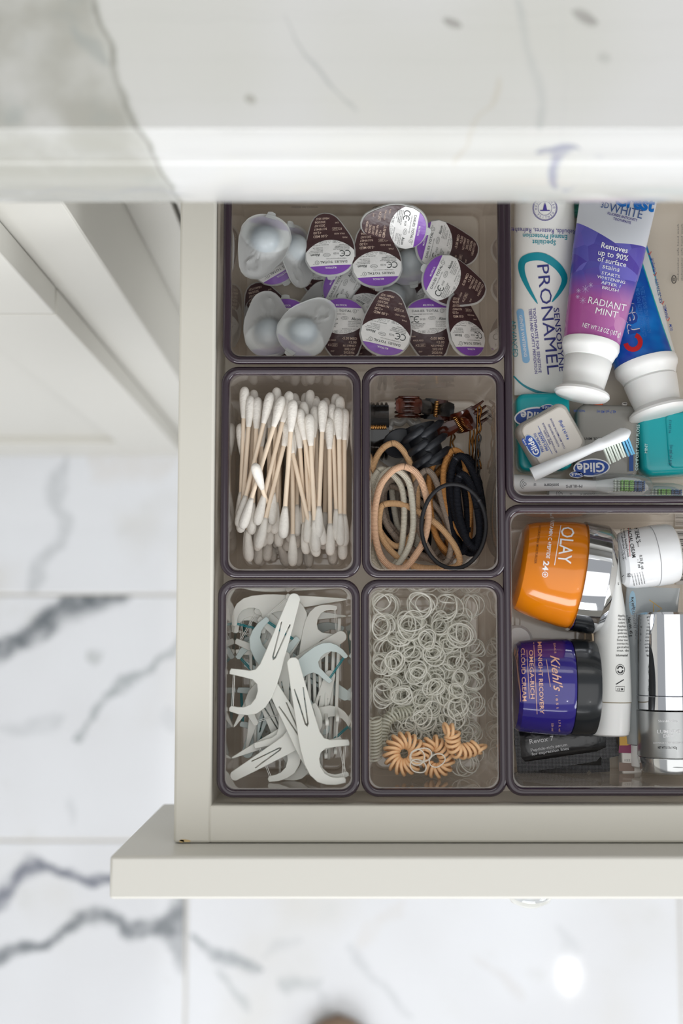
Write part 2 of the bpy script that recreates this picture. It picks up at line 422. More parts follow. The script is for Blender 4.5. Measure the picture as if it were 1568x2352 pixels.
# the recessed stack the open drawer belongs to
stack = empty('drawer_cabinet', (.2, .45, 0), 0, 'off-white recessed drawer cabinet behind the open drawer', 'cabinet')
def sbox(name, *a, parent=None, **k):
    o = box(name, *a, **k); o.parent = parent or stack; o.location = (-.2, -.45, 0); return o
XR = .62
sbox('stile', XS, -.117, YR, YR + .02, .0, ZU, paint, bev=.001)
sbox('stile', XR - .03, XR, YR, YR + .02, .0, ZU, paint, bev=.001)
sbox('rail', -.117, XR - .03, YR, YR + .02, .985, ZU, paint, bev=.001)
sbox('rail', -.117, XR - .03, YR, YR + .02, .745, .775, paint, bev=.001)
sbox('rail', -.117, XR - .03, YR, YR + .02, .0, .07, paint, bev=.001)
sbox('side_panel', XS, -.129, YR + .02, .75, .0, ZU, paint, bev=.001)
sbox('side_panel', XR - .02, XR, YR + .02, .75, .0, ZU, paint, bev=.001)
sbox('back_panel', -.129, XR - .02, .74, .75, .0, ZU, paint, bev=.001)
sbox('shelf_panel', -.129, XR - .02, YR + .02, .74, .75, .765, paint, bev=.001)
steel = mat('slide_steel', (150, 150, 148), .35, metal=1)
sbox('drawer_slide', -.129, -.094, .275, .72, .835, .848, mat('slide_wood', (190, 180, 160), .6), bev=.0008)
for z0, z1 in ((.075, .40), (.405, .742)):
    o = sbox('closed_drawer_front', -.114, XR - .033, YR + .001, YR + .0195, z0, z1, paint, bev=.0015)

# ---------------------------------------------------------------- marble worktop with its moulded front edge
ZT = H - .48
edge = []       # (measured row in the photograph, height) down the moulded edge
for py, z in ((296, ZT), (299, ZT - .0004), (303, ZT - .0022), (312, ZT - .0050), (330, ZT - .0090), (345, ZT - .0125), (355, ZT - .0155), (361, ZT - .0175), (366, ZT - .0190), (374, ZT - .0202), (386, ZT - .0222), (400, ZT - .0252), (414, ZT - .0292), (428, ZT - .0345), (441, ZT - .0410), (452, ZT - .0480), (460, ZT - .0545), (464.5, ZT - .0600), (465, ZT - .0640)):
    edge.append((P(784, py, z).y, z))
def ctop(px, py):
    """point of the worktop seen at a measured point: returns (X, Y + Z)"""
    if py <= 296: p = P(px, py, ZT); return p.x, p.y + p.z
    rows = (296, 303, 330, 352, 380, 418, 452, 465)
    zs = (ZT, ZT - .0025, ZT - .0105, ZT - .0175, ZT - .0235, ZT - .038, ZT - .053, ZT - .062)
    for i in range(7):
        if rows[i] <= py <= rows[i + 1]:
            t = (py - rows[i]) / (rows[i + 1] - rows[i]); z = zs[i] + (zs[i + 1] - zs[i]) * t; p = P(px, py, z); return p.x, p.y + p.z
    p = P(px, py, zs[-1]); return p.x, p.y + p.z
def cv(px, py, wpx): a = ctop(px, py); return (a[0], a[1], wpx * K(ZT) * .62)
bound = [cv(215, 0, 10), cv(235, 60, 10), cv(258, 120, 10), cv(262, 160, 10), cv(285, 220, 10), cv(305, 275, 10), cv(335, 320, 10), cv(365, 375, 10), cv(400, 425, 10), cv(415, 462, 10)]
XE = [(a, b, .0012) for a, b, c in bound]
cveins = [
    ([(a, b, ww * K(ZT) * .5) for (a, b, c), ww in zip(bound, (14, 16, 22, 26, 24, 20, 18, 14, 14, 8))], 'y', .72, (122, 122, 112)),
    ([cv(165, 70, 20), cv(195, 95, 40), cv(225, 115, 50), cv(245, 140, 20)], 'x', .65, (148, 152, 148)),
    ([cv(655, 40, 6), cv(690, 105, 14), cv(730, 165, 18), cv(780, 215, 10), cv(820, 250, 14)], 'x', .5, (150, 152, 152)),
    ([cv(562, 229, 6), cv(575, 229, 26), cv(588, 229, 6)], 'x', .8, (150, 148, 140)),
    ([cv(1015, 45, 6), cv(1037, 56, 26), cv(1060, 64, 6)], 'x', .8, (140, 138, 134)),
    ([cv(1315, 28, 8), cv(1345, 40, 34), cv(1372, 50, 8)], 'x', .8, (140, 138, 134)),
    ([cv(1370, 131, 8), cv(1386, 131, 30), cv(1400, 133, 8)], 'x', .6, (164, 164, 160)),
    ([cv(1185, 0, 14), cv(1200, 50, 20), cv(1212, 110, 20), cv(1232, 170, 22), cv(1243, 230, 24), cv(1246, 292, 16)], 'y', .42, (160, 163, 162)),
    ([cv(1150, 180, 10), cv(1130, 240, 14), cv(1095, 280, 12), cv(1070, 330, 10), cv(1045, 360, 22), cv(1038, 372, 6)], 'y', .3, (172, 160, 138)),
    ([cv(1230, 345, 20), cv(1260, 340, 30), cv(1300, 335, 26), cv(1325, 345, 6)], 'x', .95, (128, 130, 146)),
    ([cv(1285, 335, 40), cv(1275, 360, 26), cv(1268, 400, 22), cv(1270, 425, 10)], 'y', .8, (140, 142, 158)),
    ([cv(1285, 426, 10), cv(1315, 420, 16), cv(1335, 400, 16), cv(1342, 380, 8)], 'x', .7, (150, 152, 166)),
    ([cv(1360, 352, 6), cv(1375, 356, 18), cv(1388, 358, 6)], 'x', .5, (170, 170, 176)),
    ([cv(965, 445, 6), cv(980, 448, 20), cv(995, 447, 6)], 'x', .4, (176, 178, 186)), ([cv(1080, 438, 5), cv(1090, 436, 14), cv(1100, 434, 5)], 'x', .4, (176, 178, 186)),
    ([cv(40, 462, 8), cv(80, 463, 16), cv(150, 463, 6)], 'x', .8, (110, 112, 116)),
    ([cv(0, 425, 16), cv(60, 432, 12), cv(150, 425, 14), cv(250, 433, 16), cv(330, 425, 34), cv(400, 435, 26), cv(445, 443, 10)], 'x', .5, (140, 142, 146)),
    ([cv(55, 325, 10), cv(80, 330, 20), cv(110, 325, 6)], 'x', .5, (160, 160, 158)),
]
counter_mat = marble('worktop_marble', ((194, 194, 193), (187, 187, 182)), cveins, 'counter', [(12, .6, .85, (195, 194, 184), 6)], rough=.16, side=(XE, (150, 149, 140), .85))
ring_l = [Vector((-1.25, y, z)) for y, z in [(.9, ZT)] + edge + [(edge[-1][0] + .02, ZT - .066), (.20, ZT - .066), (.9, ZT - .066)]]
ring_r = [p + Vector((2.3, 0, 0)) for p in ring_l]
vs, fs = loft([ring_l, ring_r])
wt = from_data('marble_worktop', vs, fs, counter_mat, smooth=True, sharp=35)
meta(wt, 'polished white marble worktop with grey veins and moulded front edge above the drawer', 'worktop')

# ---------------------------------------------------------------- the open drawer
ZB = .903                    # top of the drawer box
ZF0 = .842                   # upper face of the drawer bottom
xl0, xl1 = P(405, 1300, ZB).x, P(490, 1300, ZB).x
yb0 = P(784, 1937, ZB).y; yb1 = P(784, 1850, ZB).y
XRD = .33
drawer = empty('open_drawer', (.1, .1, ZF0), 0, 'off-white painted wooden drawer pulled open under the marble worktop', 'drawer')
def dbox(name, *a, **k):
    o = box(name, *a, **k); o.parent = drawer; o.location = (-.1, -.1, -ZF0); return o
# side and front boards of one frame, rounded top edges
dbox('side_board', xl0, xl1, yb0, .60, .832, ZB, paint_in, bev=.0016)
dbox('side_board', XRD, XRD + .02, yb0, .60, .832, ZB, paint_in, bev=.0016)
dbox('front_board', xl1 - .0016, XRD + .0016, yb0 + .0001, yb1, .832, ZB, paint_in, bev=.0016)
dbox('back_board', xl1, XRD, .585, .60, .832, ZB, paint_in, bev=.0016)
dbox('bottom_board', xl1 - .002, XRD + .002, yb1 - .002, .59, .834, ZF0, mat('drawer_bottom', (238, 233, 222), .45), bev=0)
ZFR = H - .66
fx0 = P(252, 1965, ZFR).x; fy1 = yb0 - .0002; fy0 = P(784, 2066, ZFR).y
front = dbox('drawer_front', fx0, .40, fy0, fy1, .748, ZFR, paint, bev=.0016)
stain = mat('rust_stain', (198, 172, 124), .5)
L = Letters(True); L.disc(425, 1931, 13, 3.0, rot=4); L.disc(417, 1932, 6, 3.2); L.build('rust_stain', lambda a, b: P(a, b, ZB + .0001) - Vector((.1, .1, ZF0)), stain, drawer)
# glass knob under the drawer front
kp = P(1198, 2078, .80); kr = .0145; ky = fy0
glass = mat('knob_glass', (250, 252, 252), .0, trans=1., ior=1.5)
prof = [(0, .006), (.006, .0055), (.010, .006), (.013, .010), (.018, .0142), (.024, .0150), (.029, .0125), (.0325, .006), (.0335, .0012)]
rings = [[Vector((kp.x + .88 * r * math.cos(2 * PI * k / 24), ky - d * .78, .835 + .88 * r * math.sin(2 * PI * k / 24))) for k in range(24)] for d, r in prof]
vs, fs = loft(rings)
kn = from_data('glass_knob', vs, fs, glass, smooth=True, sharp=60); kn.parent = front
rs = [[Vector((kp.x + .88 * r * math.cos(2 * PI * k / 24), ky - d * .78, .835 + .88 * r * math.sin(2 * PI * k / 24))) for k in range(24)] for d, r in ((-.0002, .011), (.0015, .0112), (.0022, .0095), (.0024, .006))]
vs, fs = loft(rs); kb = from_data('knob_base', vs, fs, mat('chrome', (225, 226, 228), .06, metal=1), smooth=True, sharp=30); kb.parent = front

# ---------------------------------------------------------------- organiser bins
wall_m = clear_mat('bin_clear', (246, 242, 239), (186, 180, 176), milk=.05, gloss_rough=.02, spec=1.0, ior=1.7)
floor_m = clear_mat('bin_floor_clear', (252, 249, 246), (200, 196, 192), milk=.06, gloss_rough=.05, ior=1.6)
rim_m = mat('bin_rim', (46, 34, 43), .18, coat=.4)
ZRIM = .900; ZBF = .8445
BINS = {}
def bin_(key, x0, y0, x1, y1, label):
    a = P(x0, y1, ZRIM); b = P(x1, y0, ZRIM); cx, cy = (a.x + b.x) / 2, (a.y + b.y) / 2; wd, ht = b.x - a.x, b.y - a.y
    e = empty('organizer_bin', (cx, cy, ZF0), 0, label, 'bin', 'clear plastic organizer bins in the drawer')
    z0 = .0006; zr = ZRIM - ZF0; tp = .0036; t = .0017; R = .0095
    o1 = rrect(wd - .0062, ht - .0062, R - .002, zr - .001, n=7); o2 = rrect(wd - .0062 - 2 * tp, ht - .0062 - 2 * tp, R - .0035, z0 + .0022, n=7); o3 = rrect(wd - .0062 - 2 * tp - .004, ht - .0062 - 2 * tp - .004, R - .0045, z0, n=7)
    i1 = rrect(wd - .0062 - 2 * t, ht - .0062 - 2 * t, R - .003, zr - .001, n=7); i2 = rrect(wd - .0062 - 2 * t - 2 * tp, ht - .0062 - 2 * t - 2 * tp, R - .0045, z0 + .0040, n=7)
    i3 = rrect(wd - .0062 - 2 * t - 2 * tp - .003, ht - .0062 - 2 * t - 2 * tp - .003, R - .0055, z0 + .0022, n=7)
    vs, fs = loft([i3, i2, i1, o1, o2, o3], (False, False)); from_data('side_wall', vs, fs, wall_m, e, smooth=True, sharp=35)
    # base with its shallow raised step
    w2, h2 = wd - .0062 - 2 * t - 2 * tp - .003, ht - .0062 - 2 * t - 2 * tp - .003
    s = [rrect(w2 - q, h2 - q, max(R - .0055 + rr, .002), zz, n=7) for q, rr, zz in ((0, 0, z0 + .0022), (.006, .001, z0 + .0022), (.0075, .001, z0 + .0030), (.012, .001, z0 + .0030), (.0135, .001, z0 + .0020))]
    vs, fs = loft(s, (False, True)); from_data('base', vs, fs, floor_m, e, smooth=True, sharp=35)
    # smoky rolled rim
    q = .0021; ov = .0021
    sec = [(-q, -.0012), (-q, .0006), (-q * .7, .0016), (0, .0020), (q * .7, .0016), (q, .0006), (q, -.0030), (q * .5, -.0036), (-q * .2, -.0034)]
    rr = [rrect(wd - 2 * ov - 2 * a_, ht - 2 * ov - 2 * a_, R - ov - a_ * .8, zr + b_, n=8) for a_, b_ in sec]
    vs, fs = loft(rr + [rr[0]], (False, False)); from_data('rim', vs, fs, rim_m, e, smooth=True, sharp=60)
    BINS[key] = (cx, cy, wd, ht, e); return e
bin_('lens', 511, 385, 1159, 836, 'wide clear bin with a smoky rim holding contact lens packs')
bin_('swab', 505, 843, 828, 1328, 'clear bin with a smoky rim filled with cotton swabs')
bin_('clip', 831, 843, 1157, 1328, 'clear bin with a smoky rim holding hair clips and fabric hair ties')
bin_('pick', 497, 1331, 826, 1832, 'clear bin with a smoky rim filled with white floss picks')
bin_('ring', 829, 1331, 1159, 1830, 'clear bin with a smoky rim filled with clear elastic bands')
bin_('paste', 1161, 300, 1690, 1156, 'clear bin with a smoky rim holding toothpaste, floss and brush heads')
bin_('cream', 1160, 1159, 1690, 1828, 'clear bin with a smoky rim holding cream jars, tubes and sachets')

# ---------------------------------------------------------------- ceiling lamp whose mirror image lies on the floor
pf = P(1305, 2240, 0); kk = (H + 2.5) / H
lx, ly = pf.x * kk, pf.y * kk
lamp = empty('ceiling_lamp', (lx, ly, 2.5), 0, 'oval ceiling lamp mirrored in the floor tiles', 'lamp')
rs = [[Vector((r * math.cos(2 * PI * k / 28), r * math.sin(2 * PI * k / 28), z)) for k in range(28)] for r, z in ((.052, 0), (.052, -.004), (.062, -.004), (.064, 0), (.064, .02))]
vs, fs = loft(rs, (False, True)); from_data('lamp_ring', vs, fs, mat('lamp_white', (230, 230, 230), .4), lamp, smooth=True, sharp=30)
em = D.materials.new('lamp_glow'); em.use_nodes = True; em.node_tree.nodes.clear(); e_ = em.node_tree.nodes.new('ShaderNodeEmission'); oo = em.node_tree.nodes.new('ShaderNodeOutputMaterial'); e_.inputs[1].default_value = 34; em.node_tree.links.new(e_.outputs[0], oo.inputs[0])
vs = [Vector((.052 * math.cos(2 * PI * k / 28), .052 * math.sin(2 * PI * k / 28), -.002)) for k in range(28)]
from_data('lamp_glass', vs, [tuple(range(28))], em, lamp)
lamp.scale = (.42, .95, 1)

# ---------------------------------------------------------------- room walls around (only their light and reflections reach the picture)
wallp = mat('wall_paint', (214, 210, 202), .7)
def wall(name, *a): meta(box(name, *a, wallp, None, bev=0), kind='structure')
wall('wall_left', -1.95, -1.9, -2.1, 1.2, 0, 2.5)
wall('wall_right', 2.62, 2.67, -2.6, 1.2, 0, 2.5)
wall('wall_back', -1.9, 2.62, 1.15, 1.2, 0, 2.5)

# ================================================================ contact lens packs
def lens_outline(n=64):
    pts = []
    pts += [(12.2, 13.2), (10.6, 15.0), (8.4, 16.6), (5.8, 17.8), (3, 18.5), (0, 18.7), (-3, 18.5), (-5.8, 17.8), (-8.4, 16.6), (-10.6, 15.0), (-12.2, 13.2)]
    pts += [(-14.4, 8.8), (-14.4, 2.0), (-13.6, -2.0), (-12.2, -5.6), (-9.6, -9.8), (-7.0, -13.8), (-4.6, -16.8), (-1.6, -18.6), (2.0, -19.3), (5.4, -18.8), (8.2, -17.0), (10.2, -14.0), (11.6, -10.0), (12.8, -6.0), (13.8, -2.0), (14.4, 2.0), (14.4, 8.8)]
    # resample evenly
    q = [Vector((x, y, 0)) for x, y in pts]; seg = [(q[(i + 1) % len(q)] - q[i]).length for i in range(len(q))]; tot = sum(seg); out = []; i = 0; acc = 0
    for k in range(n):
        d = tot * k / n
        while acc + seg[i] < d - 1e-9: acc += seg[i]; i += 1
        out.append(q[i].lerp(q[(i + 1) % len(q)], (d - acc) / seg[i]))
    return out
MM = .001
LO = lens_outline()
def foil_material():
    m = D.materials.new('lens_foil'); m.use_nodes = True; nt = m.node_tree; N = nt.nodes.new; L = nt.links.new; b = nt.nodes['Principled BSDF']
    tc = N('ShaderNodeTexCoord'); sp = N('ShaderNodeSeparateXYZ'); L(tc.outputs['Object'], sp.inputs[0])
    def mt(op, *a):
        n = N('ShaderNodeMath'); n.operation = op
        for i, q in enumerate(a):
            if isinstance(q, (int, float)): n.inputs[i].default_value = q
            else: L(q, n.inputs[i])
        return n.outputs[0]
    x, y = sp.outputs[0], sp.outputs[1]
    up = mt('GREATER_THAN', y, .0131)
    r2 = mt('ADD', mt('MULTIPLY', x, x), mt('POWER', mt('ABSOLUTE', mt('SUBTRACT', y, .0151)), 2.0))
    low = mt('MULTIPLY', mt('GREATER_THAN', r2, .0180 ** 2), mt('LESS_THAN', y, .0065))
    a = N('ShaderNodeMix'); a.data_type = 'RGBA'; a.inputs[6].default_value = lin((222, 222, 220)) + (1,); a.inputs[7].default_value = lin((124, 72, 168)) + (1,); L(up, a.inputs[0])
    c = N('ShaderNodeMix'); c.data_type = 'RGBA'; L(a.outputs[2], c.inputs[6]); c.inputs[7].default_value = lin((60, 35, 38)) + (1,); L(low, c.inputs[0])
    L(c.outputs[2], b.inputs['Base Color']); b.inputs['Roughness'].default_value = .34; b.inputs['Specular IOR Level'].default_value = .6
    n = N('ShaderNodeTexNoise'); n.inputs['Scale'].default_value = 160; L(tc.outputs['Object'], n.inputs['Vector']); bp = N('ShaderNodeBump'); bp.inputs['Distance'].default_value = .0012; bp.inputs['Strength'].default_value = .35
    L(n.outputs['Fac'], bp.inputs['Height']); L(bp.outputs[0], b.inputs['Normal']); return m
foil_m = foil_material()
shell_m = clear_mat('lens_shell', (232, 236, 238), (234, 236, 234), milk=.66, gloss_rough=.34, transl=.35, spec=.45)
saline_m = clear_mat('lens_saline', (196, 220, 236), (180, 208, 226), milk=.7, gloss_rough=.1, transl=.4)
ink_dark = mat('ink_dark', (52, 58, 58), .6); ink_tan = mat('ink_tan', (206, 184, 168), .6); ink_white = mat('ink_white', (236, 232, 238), .5)
def bend(x, y): return .00055 * math.sin(x * 170 + 1) + .0004 * math.sin(y * 210)
def make_pack(name='contact_lens_pack'):
    root = empty(name, (0, 0, 0))
    rings = []; T = [1, .8, .6, .4, .2, .04]
    for t in T: rings.append([Vector((p.x * t * MM, p.y * t * MM, bend(p.x * t * MM, p.y * t * MM))) for p in LO])
    vs, fs = loft([[v + Vector((0, 0, -.00012)) for v in rings[0]]] + rings, (False, True)); fo = from_data('foil_lid', vs, fs, foil_m, root, smooth=True, sharp=50)
    # blister: flange, bowl with a lip, thumb dimple, small nib (hangs below the foil)
    def depth(x, y):
        d = -.0006; r = math.hypot(x, y - 4.5)
        if r < 9.6: d -= .0078 * (1 - (r / 9.6) ** 2.6) + .0008
        elif r < 10.6: d -= .0008
        r2 = math.hypot(x - 3.2, y + 12)
        if 3.0 < r2 < 4.2: d -= .0007
        elif r2 <= 3.0: d += .0002
        e = max(abs(x) / 14.4, 0)
        return d
    T = [1.06, 1.055, 1.04, 1.0, .93, .86, .78, .70, .62, .54, .46, .38, .30, .2, .1, .03]; rings = []
    for i, t in enumerate(T):
        r_ = []
        for p in LO:
            cx, cy = 0, 2.0 * (1 - t)
            x, y = p.x * t, p.y * t + cy
            z = depth(x, y) - (.0010 if i == 0 else .0003 if i == 1 else 0)
            r_.append(Vector((x * MM, y * MM, z + bend(x * MM, y * MM) * (.8 if t > .9 else .2))))
        rings.append(r_)
    nib = [[Vector((x * MM, y * MM, z)) for x, y in ((-3.2, 17.6), (-2.2, 21.2), (0, 21.8), (2.2, 21.2), (3.2, 17.6))] for z in (-.0006, -.0012)]
    vs, fs = merge(loft(rings, (False, True)), loft(nib)); sh = from_data('blister', vs, fs, shell_m, root, smooth=True, sharp=50)
    vs, fs = loft([[Vector((8.2 * math.cos(2 * PI * k / 20) * s * MM, (4.5 + 8.2 * math.sin(2 * PI * k / 20) * s) * MM, z)) for k in range(20)] for s, z in ((1, -.0022), (.97, -.0035), (.8, -.0058), (.5, -.0074), (.1, -.0078))])
    from_data('saline_bowl', vs, fs, saline_m, sh, smooth=True, sharp=60)
    g = Letters(); w_ = Letters(); t_ = Letters()
    g.put('DAILIES', -6.2, 7.3, 1.45, width=7.4); g.put('TOTAL', 2.3, 7.3, 1.45, width=7.6, bold=.012); g.ring(8.0, 7.3, 1.15, .16); g.put('1', 8.0, 7.3, 1.3); g.put('TM', 9.9, 8.0, .5)
    g.put('1 silicone hydrogel contact lens in saline', -3.5, 5.4, .62, width=12)
    for x in (-10.2, -6.9): g.ring(x, 2.2, 1.75, .46, n=16, a0=50, a1=310)
    g.strip([(-8.4, 2.2), (-6.7, 2.2)], .4); g.put('0123', -3.6, 2.2, 1.1, width=3.0)
    g.ring(2.0, 2.9, 2.1, .14, ry=1.0); g.put('STERILE', 2.0, 2.9, .6); g.put('Alcon', 8.8, 2.6, 1.7, width=5.6, bold=.022)
    for i, s in enumerate(('NOT FOR INDIVIDUAL SALE', 'DO NOT USE IF BLISTER', 'PACKAGE IS DAMAGED', 'Made in Germany')): g.put(s, -11.6, -.4 - i * .95, .62, width=(9.6, 8.8, 8.4, 6)[i], align='l', bold=.01 if i < 3 else 0)
    for i, s in enumerate(('Alcon Laboratories, Inc.', '6201 South Freeway', 'Fort Worth, TX', '76134-2099, USA')): g.put(s, 4.2, .9 - i * .95, .6, width=(8.6, 7.6, 5.4, 6)[i], align='l')
    g.put('BC/DIA 8.5, 14.1 BC 8.5', 5.2, -3.6, .62, width=9)
    g.ring(-5.6, -5.4, .75, .14); g.strip([(-4.2, -6), (-1.9, -6), (-1.9, -4.8), (-4.2, -4.8)], .14, True); g.put('MD', -3.05, -5.4, .7)
    g.strip([(-.9, -6), (.1, -4.6), (1.1, -6)], .14, True); g.strip([(1.8, -6), (3.6, -6), (3.6, -4.8), (1.8, -4.8)], .14, True); g.put('2', 5.2, -5.4, 1.0); g.ring(5.2, -5.4, .95, .12)
    g.v = [(a_, b_ + 3.8) for a_, b_ in g.v]
    w_.put('MULTIFOCAL', 0, 14.6, 1.1, width=6.6, bold=.02)
    t_.put('PWR', -10.6, -4.2, 1.0, align='l'); t_.put('-5.00 MED', 9.6, -5.4, 1.6, align='r', width=8.8, bold=.01); t_.put('MAX ADD', -9.2, -6.6, 1.0, align='l'); t_.put('+2.00', 9.4, -7.7, 1.55, align='r', bold=.01)
    t_.put('N1199457', 9.0, -9.9, 1.4, align='r', width=7.6, bold=.01); t_.put('2021/07', 8.6, -12.0, 1.4, align='r', width=6.4, bold=.01); t_.put('2025/06', 8.2, -14.1, 1.4, align='r', width=6.4, bold=.01); t_.put('H56011527', 7.6, -16.2, 1.3, align='r', width=8, bold=.01)
    t_.put('K2', -7.6, -9.6, 1.4, align='l'); t_.strip([(-5.2, -10.4), (-2.0, -10.4), (-2.0, -8.8), (-5.2, -8.8)], .14, True); t_.put('EXP', -4.8, -13.4, .9); t_.put('SAP', -3.6, -9.6, 1.0)
    fn = lambda x, y: Vector((x * MM, y * MM, bend(x * MM, y * MM) + .00014))
    g.build('lettering', fn, ink_dark, fo, cut=4); w_.build('lettering', fn, ink_white, fo, cut=4); t_.build('lettering', fn, ink_tan, fo, cut=4)
    return root
pack0 = make_pack(); used = [False]
def pack(px, py, z, rot, face=1, tiltx=0, tilty=0, label='', s=.95):
    """rot: turn in degrees (0 = lettering upright in the photograph); face=-1: turned over, blister up"""
    r = pack0 if not used[0] else copy_tree(pack0); used[0] = True
    p = P(px, py, z); M = Matrix.Rotation(math.radians(rot), 4, 'Z') @ Euler((math.radians(tiltx), math.radians(tilty), 0)).to_matrix().to_4x4()
    if face < 0: M = M @ Matrix.Rotation(PI, 4, 'Y')
    r.matrix_world = Matrix.Translation(p) @ M @ Matrix.Scale(s, 4)
    return meta(r, label, 'lens pack', 'contact lens packs in the wide bin')
# lower layer, just above the base
L0, L1, L2, L3 = .858, .867, .876, .886
pack(905, 700, L0, 20, -1, 0, 6, 'milky contact lens pack lying blister up beneath the brown and white packs')
pack(612, 752, L0, -150, -1, 4, 0, 'contact lens pack lying under the front left overturned pack')
pack(594, 716, L0, 195, 1, 6, 0, 'brown-ended contact lens pack in the left front corner of the wide bin')
pack(742, 632, L0 - .002, 8, 1, -6, 0, 'lens pack with only its brown dated end showing between the left packs')
pack(812, 668, L0 + .002, 62, 1, 0, -8, 'shaded white lens pack with purple edge lying below the joined pair')
pack(868, 692, L0 + .004, 150, 1, 8, 0, 'lens pack whose brown tip shows behind the front centre pack')
pack(735, 720, L0 - .001, 175, -1, 0, 4, 'overturned milky lens pack beneath the front middle packs')
pack(940, 588, L0 + .002, 190, -1, 10, 12, 'bluish overturned lens pack beside the joined pair')
pack(992, 660, L0, 200, 1, 0, 8, 'lens pack mostly hidden under the two right-hand packs')
pack(846, 765, L0 + .003, 0, 1, 0, -4, 'upright lens pack half hidden behind the front centre pack')
# middle layer
pack(620, 582, L1, 208, 1, -8, 12, 'lens pack peeping brown and purple from under the top left milky pack')
pack(680, 588, L1 + .003, 12, -1, 0, 46, 'milky lens pack tipped on its side near the top left')
pack(1026, 568, L1 + .002, 77, 1, 14, 0, 'lens pack with purple end left and dark brown end right, near the back right')
pack(1042, 650, L2 + .002, 66, 1, 10, 8, 'lens pack with dark curled brown end, second down on the right side')
pack(655, 772, L1 + .001, 0, 1, 0, 0, 'upright white lens pack with purple top in the left front')
pack(783, 770, L1 + .002, -1, 1, 0, 3, 'upright white lens pack right of the front overturned pack')
pack(984, 768, L1 + .002, 0, 1, 2, 0, 'upright white lens pack in the front, right of centre')
pack(1070, 756, L2 - .001, 190, 1, 0, -40, 'lens pack tipped against the right front corner of the wide bin')
pack(613, 768, L1 + .009, -168, -1, -4, -14, 'milky overturned lens pack overlapping the left upright pack')
# top layer
pack(604, 568, L2 + .007, -14, -1, 0, 4, 'milky lens pack lying blister up at the top left of the wide bin')
pack(757, 562, L2, 183, 1, 4, 3, 'left one of the joined pair of upside-down lens packs')
pack(864, 588, L2, 184, 1, 4, -3, 'right one of the joined pair of upside-down lens packs')
pack(906, 519, L2 + .007, -101, 1, 0, 52, 'lens pack tilted steeply at the back centre, brown end pointing left')
pack(706, 768, L2 + .010, 147, -1, 6, 0, 'milky overturned lens pack lying on top at the front edge')
pack(890, 746, L2 + .006, 168, 1, 0, -4, 'upside-down lens pack with brown tip lying on top in the front centre')

# ================================================================ cotton swabs
stick_m = mat('swab_stick', (232, 213, 190), .6, mottled=(60, .08)); cotton_m = mat('swab_cotton', (226, 221, 213), .95, spec=.1, bump=(900, .5, .0006), mottled=(250, .05))
def make_swab():
    st = 8; Lh = .0375
    path = [Vector((0, y, 0)) for y in (-.033, 0, .033)]
    vs, fs = tube_data(path, .00125, n=st); o = from_data('cotton_swab', vs, fs, stick_m, None, smooth=True, sharp=60)
    for s in (-1, 1):
        prof = [(.0205, .0013), (.0225, .0017), (.0265, .0023), (.031, .0028), (.0345, .0028), (.0365, .0024), (.0377, .0016), (.0382, .0006)]
        rr = [[Vector((r * math.cos(2 * PI * k / 10), s * y, r * math.sin(2 * PI * k / 10))) for k in range(10)] for y, r in prof]
        vs, fs = loft(rr); from_data('cotton_tip', vs, fs, cotton_m, o, smooth=True, sharp=80)
    return o
swab0 = make_swab(); su = [False]
def swab(a, b, label='white cotton swab with beige paper stick buried in the swab pile'):
    o = swab0 if not su[0] else copy_tree(swab0); su[0] = True
    d = b - a; d.normalize(); c = (a + b) / 2; y = d; x = y.cross(Vector((0, 0, 1))).normalized(); z = x.cross(y)
    M = Matrix((x, y, z)).transposed().to_4x4(); M.translation = c; o.matrix_world = M
    return meta(o, label, 'cotton swab', 'cotton swabs in the bin')
rnd = random.Random(3)
cx, cy, wd, ht, _ = BINS['swab']; xa, xb = cx - wd / 2 + .0105, cx + wd / 2 - .0105; yc = cy
SW = 'white cotton swab with beige paper stick buried in the swab pile'
for layer in range(6):
    n = 10; zz = .8500 + layer * .0050; lean = rnd.uniform(-.1, .1) if layer else 0
    for i in range(n):
        x = xa + .001 + (xb - xa - .002) * (i + .5) / n
        lean_i = lean * .35 + rnd.uniform(-.03, .03)
        yy = yc + rnd.uniform(-.0085, .0075) - (.003 if layer < 3 else -.002) + layer * .0004
        x = min(max(x + rnd.uniform(-.0003, .0003), xa + abs(lean_i) * .037), xb - abs(lean_i) * .037)
        if layer == 5: yy += .001
        dz = rnd.uniform(-.0004, .0004)
        a = Vector((x - lean_i * .0375, yy - .0375, zz + dz)); b = Vector((x + lean_i * .0375, yy + .0375, zz - dz))
        swab(a, b, SW)
# the upper swabs as they lie: (upper tip px, lower tip px, height, label)
top = [((551, 907, .883), (541, 1185, .880)), ((575, 922, .884), (553, 1210, .882)), ((592, 905, .8845), (577, 1235, .881)), ((620, 912, .888), (549, 1200, .885)),
       ((645, 925, .890), (560, 1200, .888)), ((662, 915, .886), (593, 1190, .884)), ((661, 985, .8835), (600, 1230, .883)), ((672, 930, .892), (650, 1225, .887)),
       ((697, 920, .8835), (712, 1240, .882)), ((694, 975, .887), (735, 1215, .884)), ((724, 935, .8835), (706, 1245, .883)), ((688, 1015, .8825), (700, 1215, .880)),
       ((742, 928, .888), (730, 1228, .886)), ((762, 935, .883), (775, 1235, .882)), ((778, 975, .886), (782, 1215, .8835)), ((798, 958, .884), (798, 1235, .882)),
       ((756, 985, .884), (758, 1250, .882)), ((780, 910, .882), (787, 1225, .881)), ((585, 1085, .899), (650, 1290, .852)), ((664, 1010, .884), (728, 1278, .884)),
       ((560, 1025, .880), (570, 1240, .879)), ((635, 905, .883), (625, 1190, .881)), ((712, 985, .889), (724, 1235, .886)), ((808, 995, .880), (805, 1260, .878)),
       ((545, 1000, .8795), (560, 1260, .877)), ((672, 1010, .8805), (672, 1275, .879))]
